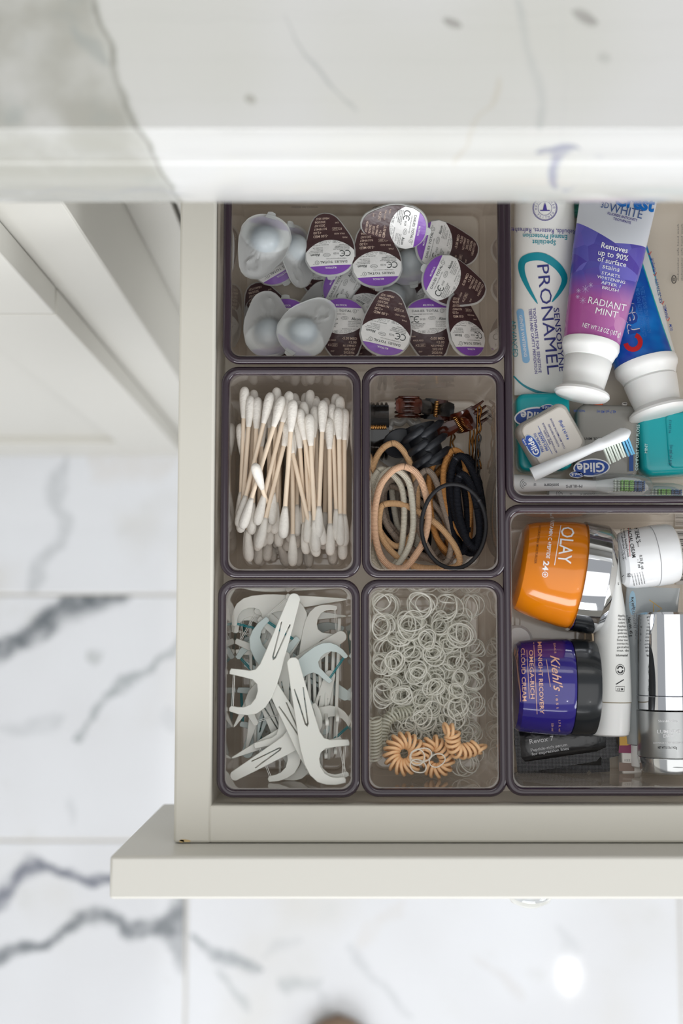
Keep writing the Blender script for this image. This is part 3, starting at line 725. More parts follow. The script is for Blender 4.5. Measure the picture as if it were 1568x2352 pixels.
names = {3: 'cotton swab leaning right, fourth tip from the left in the pile', 7: 'cotton swab lying near the centre of the pile, tip up front', 18: 'short-looking cotton swab lying crosswise on top of the pile', 19: 'cotton swab slanting down to the right on top of the pile'}
ordn = 'first second third fourth fifth sixth seventh eighth ninth tenth eleventh twelfth thirteenth fourteenth fifteenth sixteenth seventeenth eighteenth nineteenth twentieth twenty-first twenty-second twenty-third twenty-fourth'.split()
order = sorted([i for i in range(len(top)) if i not in (18, 19)], key=lambda i: top[i][0][0])
for k_, i in enumerate(order): names[i] = 'uppermost-layer cotton swab whose back tip is the %s from the left' % ordn[k_]
for i, (a, b) in enumerate(top):
    A = P(a[0], a[1], a[2]); B = P(b[0], b[1], b[2]); d = (B - A); L_ = .076
    d = d.normalized(); mid = (A + B) / 2
    if i == 18: A2 = A; B2 = A + d * L_
    elif i == 19: B2 = B; A2 = B - d * L_
    else: A2 = mid - d * L_ / 2; B2 = mid + d * L_ / 2
    s_ = swab(A2, B2, names.get(i, SW))

# ================================================================ hair ties and clips
def c4(x, y, z): return P(820 + x * .2296, 830 + y * .2296, z)
def ribbed(name, rgb, rough=.75, dark=.72):
    if name in MATS: return MATS[name]
    m = mat(name, rgb, rough, spec=.25); nt = m.node_tree; b = nt.nodes['Principled BSDF']; N = nt.nodes.new; L = nt.links.new
    uv = N('ShaderNodeAttribute'); uv.attribute_name = 'along'; s = N('ShaderNodeMath'); s.operation = 'SINE'; k = N('ShaderNodeMath'); k.operation = 'MULTIPLY'; k.inputs[1].default_value = 2 * PI / .00075
    L(uv.outputs['Fac'], k.inputs[0]); L(k.outputs[0], s.inputs[0]); bp = N('ShaderNodeBump'); bp.inputs['Distance'].default_value = .00012; bp.inputs['Strength'].default_value = .8; L(s.outputs[0], bp.inputs['Height']); L(bp.outputs[0], b.inputs['Normal'])
    r = N('ShaderNodeMapRange'); L(s.outputs[0], r.inputs[0]); r.inputs[1].default_value = -1; r.inputs[2].default_value = .2; r.inputs[3].default_value = dark; r.inputs[4].default_value = 1
    sc_ = N('ShaderNodeVectorMath'); sc_.operation = 'SCALE'; sc_.inputs[0].default_value = lin(rgb); L(r.outputs[0], sc_.inputs['Scale']); L(sc_.outputs[0], b.inputs['Base Color'])
    return m
def tie(name, pts, m, r, label, seam=None, group='hair ties in the clip bin', cat='hair tie', n=10, per=9):
    path = catmull(pts, per, True); vs, fs = tube_data(path, r, True, n)
    me = D.meshes.new(name); me.from_pydata([tuple(v) for v in vs], [], fs); me.update(); me.polygons.foreach_set('use_smooth', [True] * len(me.polygons))
    at = me.attributes.new('along', 'FLOAT', 'POINT'); acc = 0; vals = []
    for i, p in enumerate(path):
        if i: acc += (p - path[i - 1]).length
        vals += [acc] * n
    at.data.foreach_set('value', vals); o = mesh_obj(name, me, None, m)
    if seam is not None:
        k = int(seam * len(path)) % len(path); seg = [path[k], path[(k + 1) % len(path)]]
        d = (seg[1] - seg[0]).normalized(); vs, fs = tube_data([seg[0] - d * .0004, seg[0] + d * .0004], r * 1.04, n=10); from_data('glued_seam', vs, fs, seam_mats[m.name], o, smooth=True, sharp=40)
    return meta(o, label, cat, group)
def ell(cx, cy, a, b, rot, z0, tilt=0, ph=0, n=14, wob=.03, seed=1, zx=0):
    r_ = random.Random(seed); pts = []
    for k in range(n):
        t = 2 * PI * k / n; q = 1 + r_.uniform(-wob, wob); x = a * q * math.cos(t); y = b * q * math.sin(t); c, s = math.cos(math.radians(rot)), math.sin(math.radians(rot))
        pts.append(c4(cx + x * c - y * s, cy + x * s + y * c, z0 + tilt * math.sin(t) + zx * math.cos(t)))
    return pts
cream = ribbed('tie_cream', (214, 208, 192), dark=.93); peach = ribbed('tie_peach', (226, 184, 152), dark=.80); sand = ribbed('tie_sand', (218, 176, 132), dark=.8); taupe = ribbed('tie_taupe', (158, 142, 128), dark=.78); ochre = ribbed('tie_ochre', (196, 138, 80), dark=.78)
blackt = ribbed('tie_black', (22, 24, 32), dark=.7); elas = mat('tie_elastic', (26, 26, 30), .55)
seam_mats = {'tie_cream': mat('seam_cream', (190, 182, 164), .4), 'tie_peach': mat('seam_peach', (190, 140, 110), .4), 'tie_sand': mat('seam_sand', (186, 140, 96), .4), 'tie_taupe': mat('seam_taupe', (120, 106, 94), .4), 'tie_ochre': mat('seam_ochre', (160, 104, 56), .4), 'tie_black': mat('seam_black', (40, 42, 50), .3), 'tie_elastic': mat('seam_el', (60, 60, 66), .3)}
def pl(l, z): return [c4(x, y, z if len(q) == 0 else q[0]) for x, y, *q in l]
RT = .00178
tie('hair_tie', ell(420, 1560, 165, 330, -8, .851, seed=3), blackt, RT, 'black hair tie at the bottom seen through the cream loops')
tie('hair_tie', ell(520, 1560, 175, 420, -14, .8545, seed=4), blackt, RT, 'black hair tie under the taupe loops')
tie('hair_tie', ell(700, 1500, 240, 470, -10, .851, seed=5), taupe, RT, 'taupe hair tie lying lowest in the middle of the clip bin')
tie('hair_tie', ell(560, 1560, 250, 440, -24, .858, .002, seed=6), taupe, RT, 'taupe hair tie slanting below the peach loops', .3)
tie('hair_tie', pl([(330, 1250), (520, 1330), (700, 1470), (860, 1680), (940, 1900), (860, 2010), (640, 1940), (450, 1780), (290, 1580), (225, 1380)], .862), taupe, RT, 'taupe hair tie stretched diagonally from upper left to lower right', .75)
tie('hair_tie', pl([(380, 1180), (560, 1260), (760, 1420), (890, 1600), (960, 1850), (900, 2010), (700, 1960), (480, 1840), (300, 1640), (240, 1400), (280, 1240)], .866), taupe, RT, 'taupe hair tie with a glued seam in its lower left', .7)
tie('hair_tie', ell(480, 1480, 110, 420, -10, .8565, seed=8), cream, RT, 'cream hair tie under the pair of outer cream loops', .4)
tie('hair_tie', pl([(850, 1060), (980, 1120), (1090, 1300), (1130, 1560), (1110, 1790), (980, 1900), (860, 1780), (770, 1500), (760, 1250)], .856), ochre, RT, 'ochre hair tie lying under the black bundle')
tie('hair_tie', pl([(860, 1080), (960, 1110), (900, 1300), (870, 1500), (900, 1750), (960, 1950), (850, 1870), (760, 1650), (735, 1400), (765, 1180)], .862), ochre, RT, 'ochre hair tie with a narrow loop left of the black bundle', .6)
tie('hair_tie', pl([(850, 950), (940, 1010), (980, 1150), (930, 1400), (940, 1700), (960, 1900), (880, 1880), (790, 1750), (740, 1550), (718, 1250), (750, 1050)], .868), ochre, RT, 'ochre hair tie arching up beside the large black claw clip', .75)
tie('hair_tie', pl([(960, 892), (1060, 960), (1100, 1200), (1130, 1450), (1110, 1700), (1120, 1830), (1060, 1750), (960, 1640), (890, 1450), (862, 1200), (880, 1020)], .872), ochre, RT, 'ochre hair tie entering the black bundle from the left', .95)
tie('hair_tie', pl([(350, 820), (440, 870), (520, 1000), (580, 1180), (600, 1400), (560, 1700), (400, 1850), (230, 1700), (150, 1400), (150, 1100), (230, 900)], .8715), sand, RT, 'sand hair tie arching highest at the back left of the loops', .93)
tie('hair_tie', pl([(690, 1090), (780, 1180), (860, 1450), (940, 1750), (910, 1980), (820, 2020), (700, 1850), (600, 1620), (565, 1380), (600, 1190)], .872), taupe, RT, 'taupe hair tie standing upright between peach and ochre loops', .4)
tie('hair_tie', pl([(270, 1432), (450, 1432), (640, 1520), (820, 1650), (960, 1820), (1025, 1980), (980, 2055), (850, 2070), (620, 2060), (430, 1975), (300, 1850), (225, 1700), (225, 1520)], .8745), sand, RT, 'sand hair tie crossing the middle and looping around the lower right', .2)
tie('hair_tie', pl([(210, 1100), (140, 1250), (122, 1500), (127, 1750), (160, 1960), (230, 2065), (330, 2060), (425, 1950), (462, 1700), (470, 1450), (440, 1250), (350, 1130), (275, 1088)], .874), cream, RT, 'outermost cream hair tie along the left wall of the clip bin', .52)
tie('hair_tie', pl([(340, 1082), (250, 1150), (190, 1330), (172, 1600), (205, 1860), (290, 2060), (390, 2050), (510, 1870), (560, 1650), (550, 1400), (515, 1210), (430, 1105)], .878), cream, RT, 'inner cream hair tie just inside the outermost one', .5)
tie('hair_tie', pl([(480, 1055), (590, 1115), (665, 1260), (708, 1450), (708, 1610), (668, 1790), (590, 1930), (490, 2050), (380, 2070), (260, 1985), (195, 1820), (172, 1600), (190, 1400), (240, 1230), (330, 1115), (400, 1068)], .8815), peach, RT * 1.05, 'large pale peach hair tie lying on top of the cream loops', .33)
for i, (a, b, c, d, z, l) in enumerate(((1080, 1440, 150, 480, .862, 'lowest black fabric hair tie of the right-hand bundle'), (1130, 1420, 120, 470, .867, 'black fabric hair tie bulging right in the bundle'), (1010, 1480, 90, 420, .872, 'black fabric hair tie on the left of the bundle'), (1090, 1380, 135, 440, .877, 'black fabric hair tie with the tallest arch of the bundle'), (1110, 1500, 95, 370, .881, 'black fabric hair tie innermost on top of the bundle'))):
    tie('hair_tie', ell(a, b, c, d, (-6, -7, -5, -9, -10)[i], z, seed=20 + i, wob=.02), blackt, RT * 1.15, l, .7)
tie('hair_tie', ell(965, 1650, 322, 422, 0, .885, 0, seed=30, wob=.006, n=16), elas, .00115, 'thin black elastic hair tie lying as a wide ring on top', .9)

tort = mat('tortoise_shell', (66, 26, 14), .12, coat=.3, mottled=(140, .75)); blackg = mat('clip_black', (12, 12, 13), .16, coat=.2); blackm = mat('clip_matte_black', (26, 29, 35), .42); gold = mat('spring_gold', (196, 150, 90), .25, metal=1)
amber = mat('tortoise_amber', (120, 58, 22), .1, coat=.5, mottled=(120, .5))
def spring(parent, c, ax, length, r, m=gold, turns=9, wr=.00035):
    ax = Vector(ax).normalized(); a = ax.cross(Vector((.1, .2, 1))).normalized(); b = ax.cross(a); n = turns * 10
    path = [Vector(c) + ax * (length * (k / n - .5)) + (a * math.cos(2 * PI * k / 10) + b * math.sin(2 * PI * k / 10)) * r for k in range(n + 1)]
    vs, fs = tube_data(path, wr, n=5); return from_data('spring', vs, fs, m, parent, smooth=True)
def comb_jaw(L_, depth, curl, teeth, side, tt=.0013):
    """curved comb: a spine plate along x with curved teeth sweeping down; side=+1/-1 in y"""
    parts = []
    def arc(t): a = curl * t; return Vector((0, side * depth * math.sin(a) / max(math.sin(curl), .3), -depth * (1 - math.cos(a)) * .9))
    # plate over the first third
    secs = []
    for t in (0, .15, .3, .45, .58):
        p = arc(t); secs.append([Vector((-L_ / 2, p.y, p.z)), Vector((L_ / 2, p.y, p.z)), Vector((L_ / 2, p.y - side * .0004, p.z - tt)), Vector((-L_ / 2, p.y - side * .0004, p.z - tt))])
    parts.append(loft(secs))
    for i in range(teeth):
        x = -L_ / 2 + L_ * (i + .5) / teeth; path = [Vector((x, arc(t).y, arc(t).z - tt / 2)) for t in (.5, .62, .75, .88, 1.0)]
        parts.append(tube_data(path, .0011, n=6, rf=lambda t: .0012 * (1 - .45 * t)))
    return merge(*parts)
def claw(px, py, z, rz, L_, depth, m, label, teeth=5, ex=0, ey=0, curl=1.7, tabs=True, spr=True, m2=None):
    r = empty('claw_clip', (0, 0, 0)); vs, fs = comb_jaw(L_, depth, curl, teeth, 1); from_data('jaw', vs, fs, m, r, smooth=True, sharp=40)
    vs, fs = comb_jaw(L_, depth, curl, teeth, -1); from_data('jaw', vs, fs, m2 or m, r, smooth=True, sharp=40)
    if tabs:
        for s in (1, -1):
            secs = [[Vector((x * k_, s * (.001 + t * depth * .9), t * depth * .55 + zz)) for x, zz in ((-L_ * .34, 0), (0, .0008), (L_ * .34, 0), (L_ * .34, -.0011), (0, -.0003), (-L_ * .34, -.0011))] for t, k_ in ((0, .7), (.35, .95), (.7, 1.0), (.92, .8), (1.0, .45))]
            vs, fs = loft(secs); from_data('finger_tab', vs, fs, m, r, smooth=True, sharp=40)
    if spr: spring(r, (0, 0, .0012), (1, 0, 0), L_ * .72, .0012)
    r.matrix_world = Matrix.Translation(P(px, py, z)) @ Matrix.Rotation(math.radians(rz), 4, 'Z') @ Euler((math.radians(ex), math.radians(ey), 0)).to_matrix().to_4x4()
    return meta(r, label, 'hair clip', 'claw clips in the clip bin')
claw(868, 982, .868, 0, .0125, .0150, blackg, 'small glossy black claw clip with gold spring against the left wall', 5, m2=blackg, tabs=False, curl=1.9)
c3 = claw(938, 934, .866, 88, .0125, .0072, tort, 'small brown tortoiseshell claw clip rolled up at the back', 5, curl=1.5, tabs=True, m2=tort, spr=False)
for k in range(5):
    vs, fs = tube_data([Vector((-.0052 + .0026 * k, y, .0022 - abs(y) * .28)) for y in (-.0058, -.003, 0, .003, .0058)], .0008, n=8); from_data('rib', vs, fs, tort, c3, smooth=True)
claw(1001, 940, .862, 84, .0120, .0100, blackg, 'dark tortoiseshell claw clip seen open with a gold spring', 4, curl=1.0, tabs=True, m2=tort)
claw(1056, 972, .868, -58, .0125, .0130, tort, 'brown tortoiseshell claw clip standing open with curved prongs', 4, ex=52, ey=20, curl=1.5)
# the large matte black clip with crossing bands
big = empty('claw_clip', (0, 0, 0)); R_ = .0135
def band(pts, wd, th=.0022):
    path = catmull(pts, 6, False); rings = []
    for i, p in enumerate(path):
        t = (path[min(i + 1, len(path) - 1)] - path[max(i - 1, 0)]).normalized(); rad = Vector((0, p.y, p.z)).normalized() if Vector((0, p.y, p.z)).length > 1e-6 else Vector((0, 0, 1)); s = t.cross(rad).normalized()
        ww = wd * (.55 + .45 * min(1, i / 4, (len(path) - 1 - i) / 4))
        rings.append([p + s * ww / 2 * math.cos(a) + rad * th / 2 * math.sin(a) for a in [2 * PI * k / 8 for k in range(8)]])
    return loft(rings)
def cyl(x, a, r=R_): return Vector((x, r * math.sin(math.radians(a)), r * math.cos(math.radians(a))))
def cy(x, y, lift=0.): return Vector((x, y, math.sqrt(max(0, R_ * R_ - y * y)) + lift))
for i in range(3):
    x0 = -.0075 + i * .0078
    vs, fs = band([cy(x0 + .0030, -.0125), cy(x0 + .0022, -.0095), cy(x0 + .0010, -.0050, .0006), cy(x0 - .0004, -.0008, .0002), cy(x0 - .0012, .0012, -.0006)], .0042); from_data('jaw_band', vs, fs, blackm, big, smooth=True, sharp=60)
    vs, fs = band([cy(x0 + .0034, -.0020, -.0006), cy(x0 + .0024, .0010, .0004), cy(x0 + .0008, .0052, .0006), cy(x0 - .0012, .0096), cy(x0 - .0024, .0126)], .0042); from_data('jaw_band', vs, fs, blackm, big, smooth=True, sharp=60)
vs, fs = merge(*[loft([[cyl(x, a, R_ - .0045 - th) for a in range(-100, 101, 20)] + [cyl(x, a, R_ - .0060 - th) for a in range(100, -101, -20)] for x in (-.012, -.006, .006, .013)]) for th in (0,)])
from_data('jaw', vs, fs, blackm, big, smooth=True, sharp=45)
rs = [[Vector((-.0050 + q * .0085 * math.cos(2 * PI * k / 24), -.0135 + q * .0098 * math.sin(2 * PI * k / 24), z)) for k in range(24)] for q, z in ((.9, .001), (1, .0022), (1, .0034), (.92, .0040), (.6, .0026), (.2, .0020))]
vs, fs = loft(rs); from_data('finger_tab', vs, fs, blackm, big, smooth=True, sharp=45)
spring(big, (0, 0, .003), (1, 0, 0), .024, .0018, mat('spring_steel', (190, 190, 190), .2, metal=1))
big.matrix_world = Matrix.Translation(P(976, 1024, .864)) @ Matrix.Rotation(math.radians(-74), 4, 'Z')
meta(big, 'large matte black claw clip with crossing bands in the middle of the bin', 'hair clip', 'claw clips in the clip bin')
# clear clip with round white end under the back loops, and bobby pins
ccm = clear_mat('clear_grey', (214, 212, 208), (205, 203, 198), milk=.5)
cc = from_data('clear_clip', *tube_data(catmull([P(x, y, .850) for x, y in ((893, 985), (902, 968), (918, 972), (935, 962), (950, 975), (965, 968))], 6, False), .0021, n=8), ccm, smooth=True)
meta(cc, 'wavy clear plastic hair clip beneath the large black claw clip', 'hair clip', 'claw clips in the clip bin')
dt = from_data('end_disc', *loft([[P(895, 983, z) + Vector((.0016 * r * math.cos(2 * PI * k / 16), .0016 * r * math.sin(2 * PI * k / 16), 0)) for k in range(16)] for z, r in ((.850, 1), (.8538, 1), (.8542, .8))]), mat('white_plastic', (228, 227, 224), .3), cc, smooth=True, sharp=40)
cc2 = from_data('clear_clip', *loft([[P(862 + a, 1010 + b, z) for a, b in ((0, 40), (46, 10), (80, 30), (36, 66))] for z in (.847, .851)]), ccm)
meta(cc2, 'flat clear ribbed hair clip under the sand-coloured arch', 'hair clip', 'claw clips in the clip bin')
for k in range(5):
    q = from_data('rib', *tube_data([P(866 + 15 * k, 1046 - 6 * k, .8516), P(878 + 15 * k, 1060 - 6 * k, .8516)], .0007, n=6), ccm, cc2, smooth=True)
def bobby(pts, z, label, m):
    A = [Vector(P(x, y, zz)) for (x, y), zz in zip(pts, z)]; path = catmull(A, 8, False); d = (A[-1] - A[0]).normalized(); s = Vector((0, 0, 1)).cross(d).normalized(); n = len(path)
    legs = [p + s * (.0005 * math.sin(i * .9) + .0008) for i, p in enumerate(path)]; back = [p - s * .0008 for p in reversed(path)]
    vs, fs = tube_data(back + [A[0] - d * .0012] + legs, .00055, n=6); o = from_data('bobby_pin', vs, fs, m, smooth=True)
    for q in (legs[-1], back[0]):
        t_, f_ = loft([[q + Vector((.0009 * r * math.cos(2 * PI * k / 8), .0009 * r * math.sin(2 * PI * k / 8), zz)) for k in range(8)] for zz, r in ((-.0009, .3), (0, 1), (.0009, .3))]); from_data('ball_tip', t_, f_, m, o, smooth=True)
    return meta(o, label, 'bobby pin', 'bobby pins along the right wall')
brz = mat('bronze_pin', (110, 72, 34), .22, metal=1); blk = mat('black_pin', (20, 18, 18), .3)
bobby([(1081, 948), (1083, 990), (1081, 1035), (1086, 1080)], (.868, .866, .864, .862), 'bronze bobby pin furthest left by the right wall', brz)
bobby([(1089, 945), (1091, 990), (1088, 1035), (1092, 1085)], (.872, .868, .866, .862), 'bronze bobby pin between two others by the right wall', brz)
bobby([(1100, 935), (1099, 980), (1095, 1020), (1099, 1075)], (.874, .872, .868, .864), 'bronze bobby pin reaching furthest back by the right wall', brz)
bobby([(1099, 1000), (1097, 1040), (1096, 1080), (1101, 1110)], (.878, .874, .870, .866), 'black bobby pin by the right wall', blk)
bobby([(1040, 1000), (1037, 1025), (1042, 1050), (1034, 1080)], (.852, .852, .852, .852), 'bronze bobby pin at the bottom below the open tortoiseshell clip', brz)

# ================================================================ floss picks
def c5(x, y, z): return P(490 + x * .2297, 1310 + y * .2297, z)
def arcp(cx, cy, r, a0, a1, n): return [(cx + r * math.cos(math.radians(a0 + (a1 - a0) * k / n)), cy + r * math.sin(math.radians(a0 + (a1 - a0) * k / n))) for k in range(n + 1)]
pick_m = mat('pick_white', (212, 212, 205), .38, spec=.4, sss=.05); pick_b = mat('pick_mint', (198, 210, 208), .38); fl_w = mat('floss_white', (232, 232, 226), .5); fl_t = mat('floss_teal', (20, 128, 136), .5)
slot = [(-2.7, 17), (-2.1, 16.6), (-1.4, 22), (-.75, 30), (-.2, 35.6), (.2, 36.2), (.6, 35.6), (1.1, 30), (1.7, 22), (2.2, 16.6), (2.8, 17), (2.3, 22), (1.7, 30), (1.2, 36.4), (.2, 37.8), (-.8, 36.4), (-1.35, 30), (-2.1, 22)]
outA = arcp(0, 3.4, 3.4, 200, 340, 10) + [(4.0, 14), (5.0, 28), (5.6, 36), (6.2, 42), (7.6, 45.6), (10.4, 47.2), (14, 47.8), (20.2, 49.2), (20.5, 51.0), (20.0, 52.4), (13, 51.6), (7.2, 51.2), (4.2, 52.8), (2.8, 56), (2.6, 60), (4.0, 64), (7.0, 66.6), (10, 67.6), (13.6, 68.0), (14.4, 69.4), (13.9, 71.2), (8.5, 71.2), (3.5, 70.0), (-.8, 67.6), (-4.0, 63), (-5.6, 57), (-6.0, 49), (-5.8, 42), (-5.0, 30), (-4.2, 16), (-3.6, 8)]
outB = [(0, -7), (.6, -6), (1.6, 2), (3.2, 14), (4.4, 28)] + outA[13:-3] + [(-4.4, 28), (-3.0, 14), (-1.6, 2), (-.6, -6)]
def make_pick(outline, thread, body, hs=True):
    r = empty('floss_pick'); b = plate('handle', [[(x, -y) for x, y in outline]] + ([[(x, -y) for x, y in slot]] if hs else []), .0018, body, r, bevel=.00035, scale=.001) if False else None
    loops = [[(x * MM, -y * MM) for x, y in outline]] + ([[(x * MM, -y * MM) for x, y in slot]] if hs else [])
    b = plate('handle', loops, .0019, body, r, bevel=.00035)
    for x0, x1, c in ((17.6, 12.0, .0004), (18.4, 12.9, .0011)):
        vs, fs = tube_data([Vector((x0 * MM, -50.8 * MM, c)), Vector((x1 * MM, -69.6 * MM, c + (.0002 if c < .001 else -.0003)))], .00017 if thread is fl_w else .00034, n=5); from_data('floss_thread', vs, fs, thread, r)
    return r
PK = [make_pick(outA, fl_w, pick_m), make_pick(outA, fl_t, pick_b), make_pick(outB, fl_t, pick_m, False), make_pick(outB, fl_w, pick_m, False)]
pu = [0, 0, 0, 0]
def pick(kind, tip, far, z, label, flip=False, z1=None, roll=0, s=None, crop=True, far_end=False):
    """tip: handle end, far: bow end of the spine (measured points), z heights of both"""
    f_ = c5 if crop else P
    A = f_(tip[0], tip[1], z); B = f_(far[0], far[1], z1 if z1 is not None else z); d = (B - A).normalized(); y = -d; zz = Vector((0, 0, 1)); x = y.cross(zz).normalized(); zz = x.cross(y)
    if far_end: A = B - d * (.0712 * (s or 1))
    if flip: x = -x; zz = -zz
    r = PK[kind] if not pu[kind] else copy_tree(PK[kind]); pu[kind] = 1
    M = Matrix((x, y, zz)).transposed().to_4x4() @ Matrix.Rotation(math.radians(roll), 4, 'Y'); M.translation = A + (Vector((0, 0, .0019)) if flip else Vector())
    r.matrix_world = M @ Matrix.Scale(s or 1, 4); return meta(r, label, 'floss pick', 'floss picks in the bin')
# buried ones first
rp = random.Random(11); cx, cy, wd, ht, _ = BINS['pick']; BUR = 'white plastic floss pick buried in the pile of floss picks'
inv5 = lambda X, Y, z: None
def bur(kind, x, y, ang, z, roll=0, flip=False, dz=0, s=1., label=BUR):
    """placed by the middle of its length, metres from the bin's middle"""
    r = PK[kind] if not pu[kind] else copy_tree(PK[kind]); pu[kind] = 1
    M = Matrix.Translation(Vector((cx + x, cy + y, z))) @ Matrix.Rotation(math.radians(ang), 4, 'Z') @ Matrix.Rotation(math.radians(dz), 4, 'X') @ Matrix.Rotation(math.radians(roll + (180 if flip else 0)), 4, 'Y') @ Matrix.Translation(Vector((0, .034, 0))) @ Matrix.Scale(s, 4)
    r.matrix_world = M; return meta(r, label, 'floss pick', 'floss picks in the bin')
spots = []
for layer in range(5):
    for (x, y) in ((-.013, .018), (.006, .020), (-.014, -.014), (.004, -.016)):
        ang = rp.choice((-20, -8, 10, 24, 160, 172, 188, 200)) + rp.uniform(-6, 6)
        bur(rp.choice((0, 1, 1, 2, 3)), x * .8 + rp.uniform(-.002, .002), y * .45 + rp.uniform(-.003, .003), ang, .8495 + layer * .0042 + rp.uniform(0, .0012), 0, rp.random() < .5, rp.uniform(-1.5, 1.5), s=.95)
for i, (x, y) in enumerate(((-.022, .004), (-.019, -.008))): bur(0, x, y, 2 - 4 * i, .858, 78, False, 0, label='floss pick standing on edge along the left wall, ' + ('rear one' if i == 0 else 'front one'), s=.92)
nth = ('first', 'second', 'third', 'fourth', 'fifth', 'sixth', 'seventh', 'eighth', 'ninth', 'tenth')
for i in range(9):
    xx = .0262 - i * .0030
    bur(0 if i % 3 else 3, xx, -.009 - rp.uniform(0, .004) + (.006 if i < 3 else 0), rp.uniform(-2.5, 2.5) + (180 if i % 2 else 0), .8715 + rp.uniform(-.002, .003) - .0006 * i, 86 if i % 2 else -86, False, rp.uniform(-2, 2), s=.94, label='floss pick standing on edge, %s from the right wall' % nth[i])
# visible ones on top, named
pick(2, (1385, 275), (260, 330), .872, 'floss pick lying across the very back with its bow to the left', flip=False, z1=.872, s=.95)
pick(3, (1385, 455), (330, 420), .869, 'floss pick with pointed end toward the back right corner', flip=False, s=.8)
pick(1, (1130, 1150), (240, 620), .871, 'floss pick with curved bow and teal thread at the back left', flip=False, z1=.868, far_end=True)
pick(1, (900, 1330), (330, 620), .875, 'floss pick with second curved bow and teal thread at the left', flip=True, far_end=True)
pick(1, (500, 1360), (1230, 760), .880, 'mint-tinted floss pick with teal thread pointing to the back right', flip=True, s=.80)
pick(0, (1320, 630), (560, 1150), .876, 'floss pick with its rounded handle end by the back right wall', flip=False, s=.98)
pick(0, (830, 1330), (1010, 460), .8735, 'floss pick whose arm rises left of the teal thread', flip=True, s=.8)
pick(2, (150, 1830), (900, 1480), .879, 'floss pick with its sharp point toward the left front wall', flip=True)
pick(3, (180, 1355), (640, 620), .873, 'floss pick with pointed end by the left wall under the top pick', flip=False)
pick(3, (225, 1690), (420, 900), .870, 'floss pick with pointed end low at the left wall', flip=False)
pick(0, (700, 830), (800, 2060), .8815, 'floss pick whose bow opens left in the front centre', flip=True, s=.98)
pick(0, (640, 1560), (900, 2085), .8745, 'floss pick under the front centre bow', flip=False, s=.86, far_end=True)
pick(0, (1180, 1000), (880, 2050), .8765, 'floss pick with its bent bow below the crossing pair', flip=True, s=.9)
pick(0, (175, 2075), (1150, 1500), .8850, 'floss pick with its rounded handle in the left front corner', flip=False, s=.84)
pick(0, (575, 1085), (1110, 2060), .8885, 'floss pick at the top of the heap, left one of the crossing pair', flip=False, s=.93)
pick(0, (805, 870), (1060, 2040), .892, 'floss pick at the top of the heap, right one of the crossing pair', flip=False, s=1.0)
pick(0, (775, 232), (380, 1400), .8905, 'floss pick reaching to the back wall with slots in its handle', flip=True, s=1.0)

# ================================================================ clear elastic bands and coil ties
def c6(x, y, z): return P(820 + x * .2296, 1310 + y * .2296, z)
band_m = clear_mat('elastic_clear', (254, 254, 252), (248, 247, 240), milk=.46, gloss_rough=.08, transl=.3)
coil_c = clear_mat('coil_clear', (254, 254, 250), (246, 246, 236), milk=.40, gloss_rough=.05, transl=.3)
rr_ = random.Random(21)
def ring_mesh(R, wr, wob, seed, n=22):
    q = random.Random(seed); ph = q.uniform(0, 6); path = []
    for k in range(n):
        t = 2 * PI * k / n; r = R * (1 + wob * math.sin(2 * t + ph)); path.append(Vector((r * math.cos(t), r * math.sin(t) * (1 - wob), R * .12 * math.sin(2 * t + ph * 2))))
    vs, fs = tube_data(path, wr, True, 5); me = D.meshes.new('elastic_band'); me.from_pydata([tuple(v) for v in vs], [], fs); me.update(); me.polygons.foreach_set('use_smooth', [True] * len(me.polygons)); me.materials.append(band_m); return me
RM = {R: [ring_mesh(R * MM, .00045, .06 + .05 * j, 5 * j + int(R * 10)) for j in range(3)] for R in (4.2, 5.0, 6.2, 7.4)}
EB = 'small clear elastic band tangled in the heap of clear bands'
nb = [0]
def eband(x, y, z, R, tx, ty, label=EB, px=True):
    me = rr_.choice(RM[R]); o = D.objects.new('elastic_band', me); C.objects.link(o); o.location = c6(x, y, z) if px else Vector((x, y, z)); o.rotation_euler = (math.radians(tx), math.radians(ty), rr_.uniform(0, 6.28)); nb[0] += 1
    return meta(o, label, 'elastic band', 'clear elastic bands in the bin')
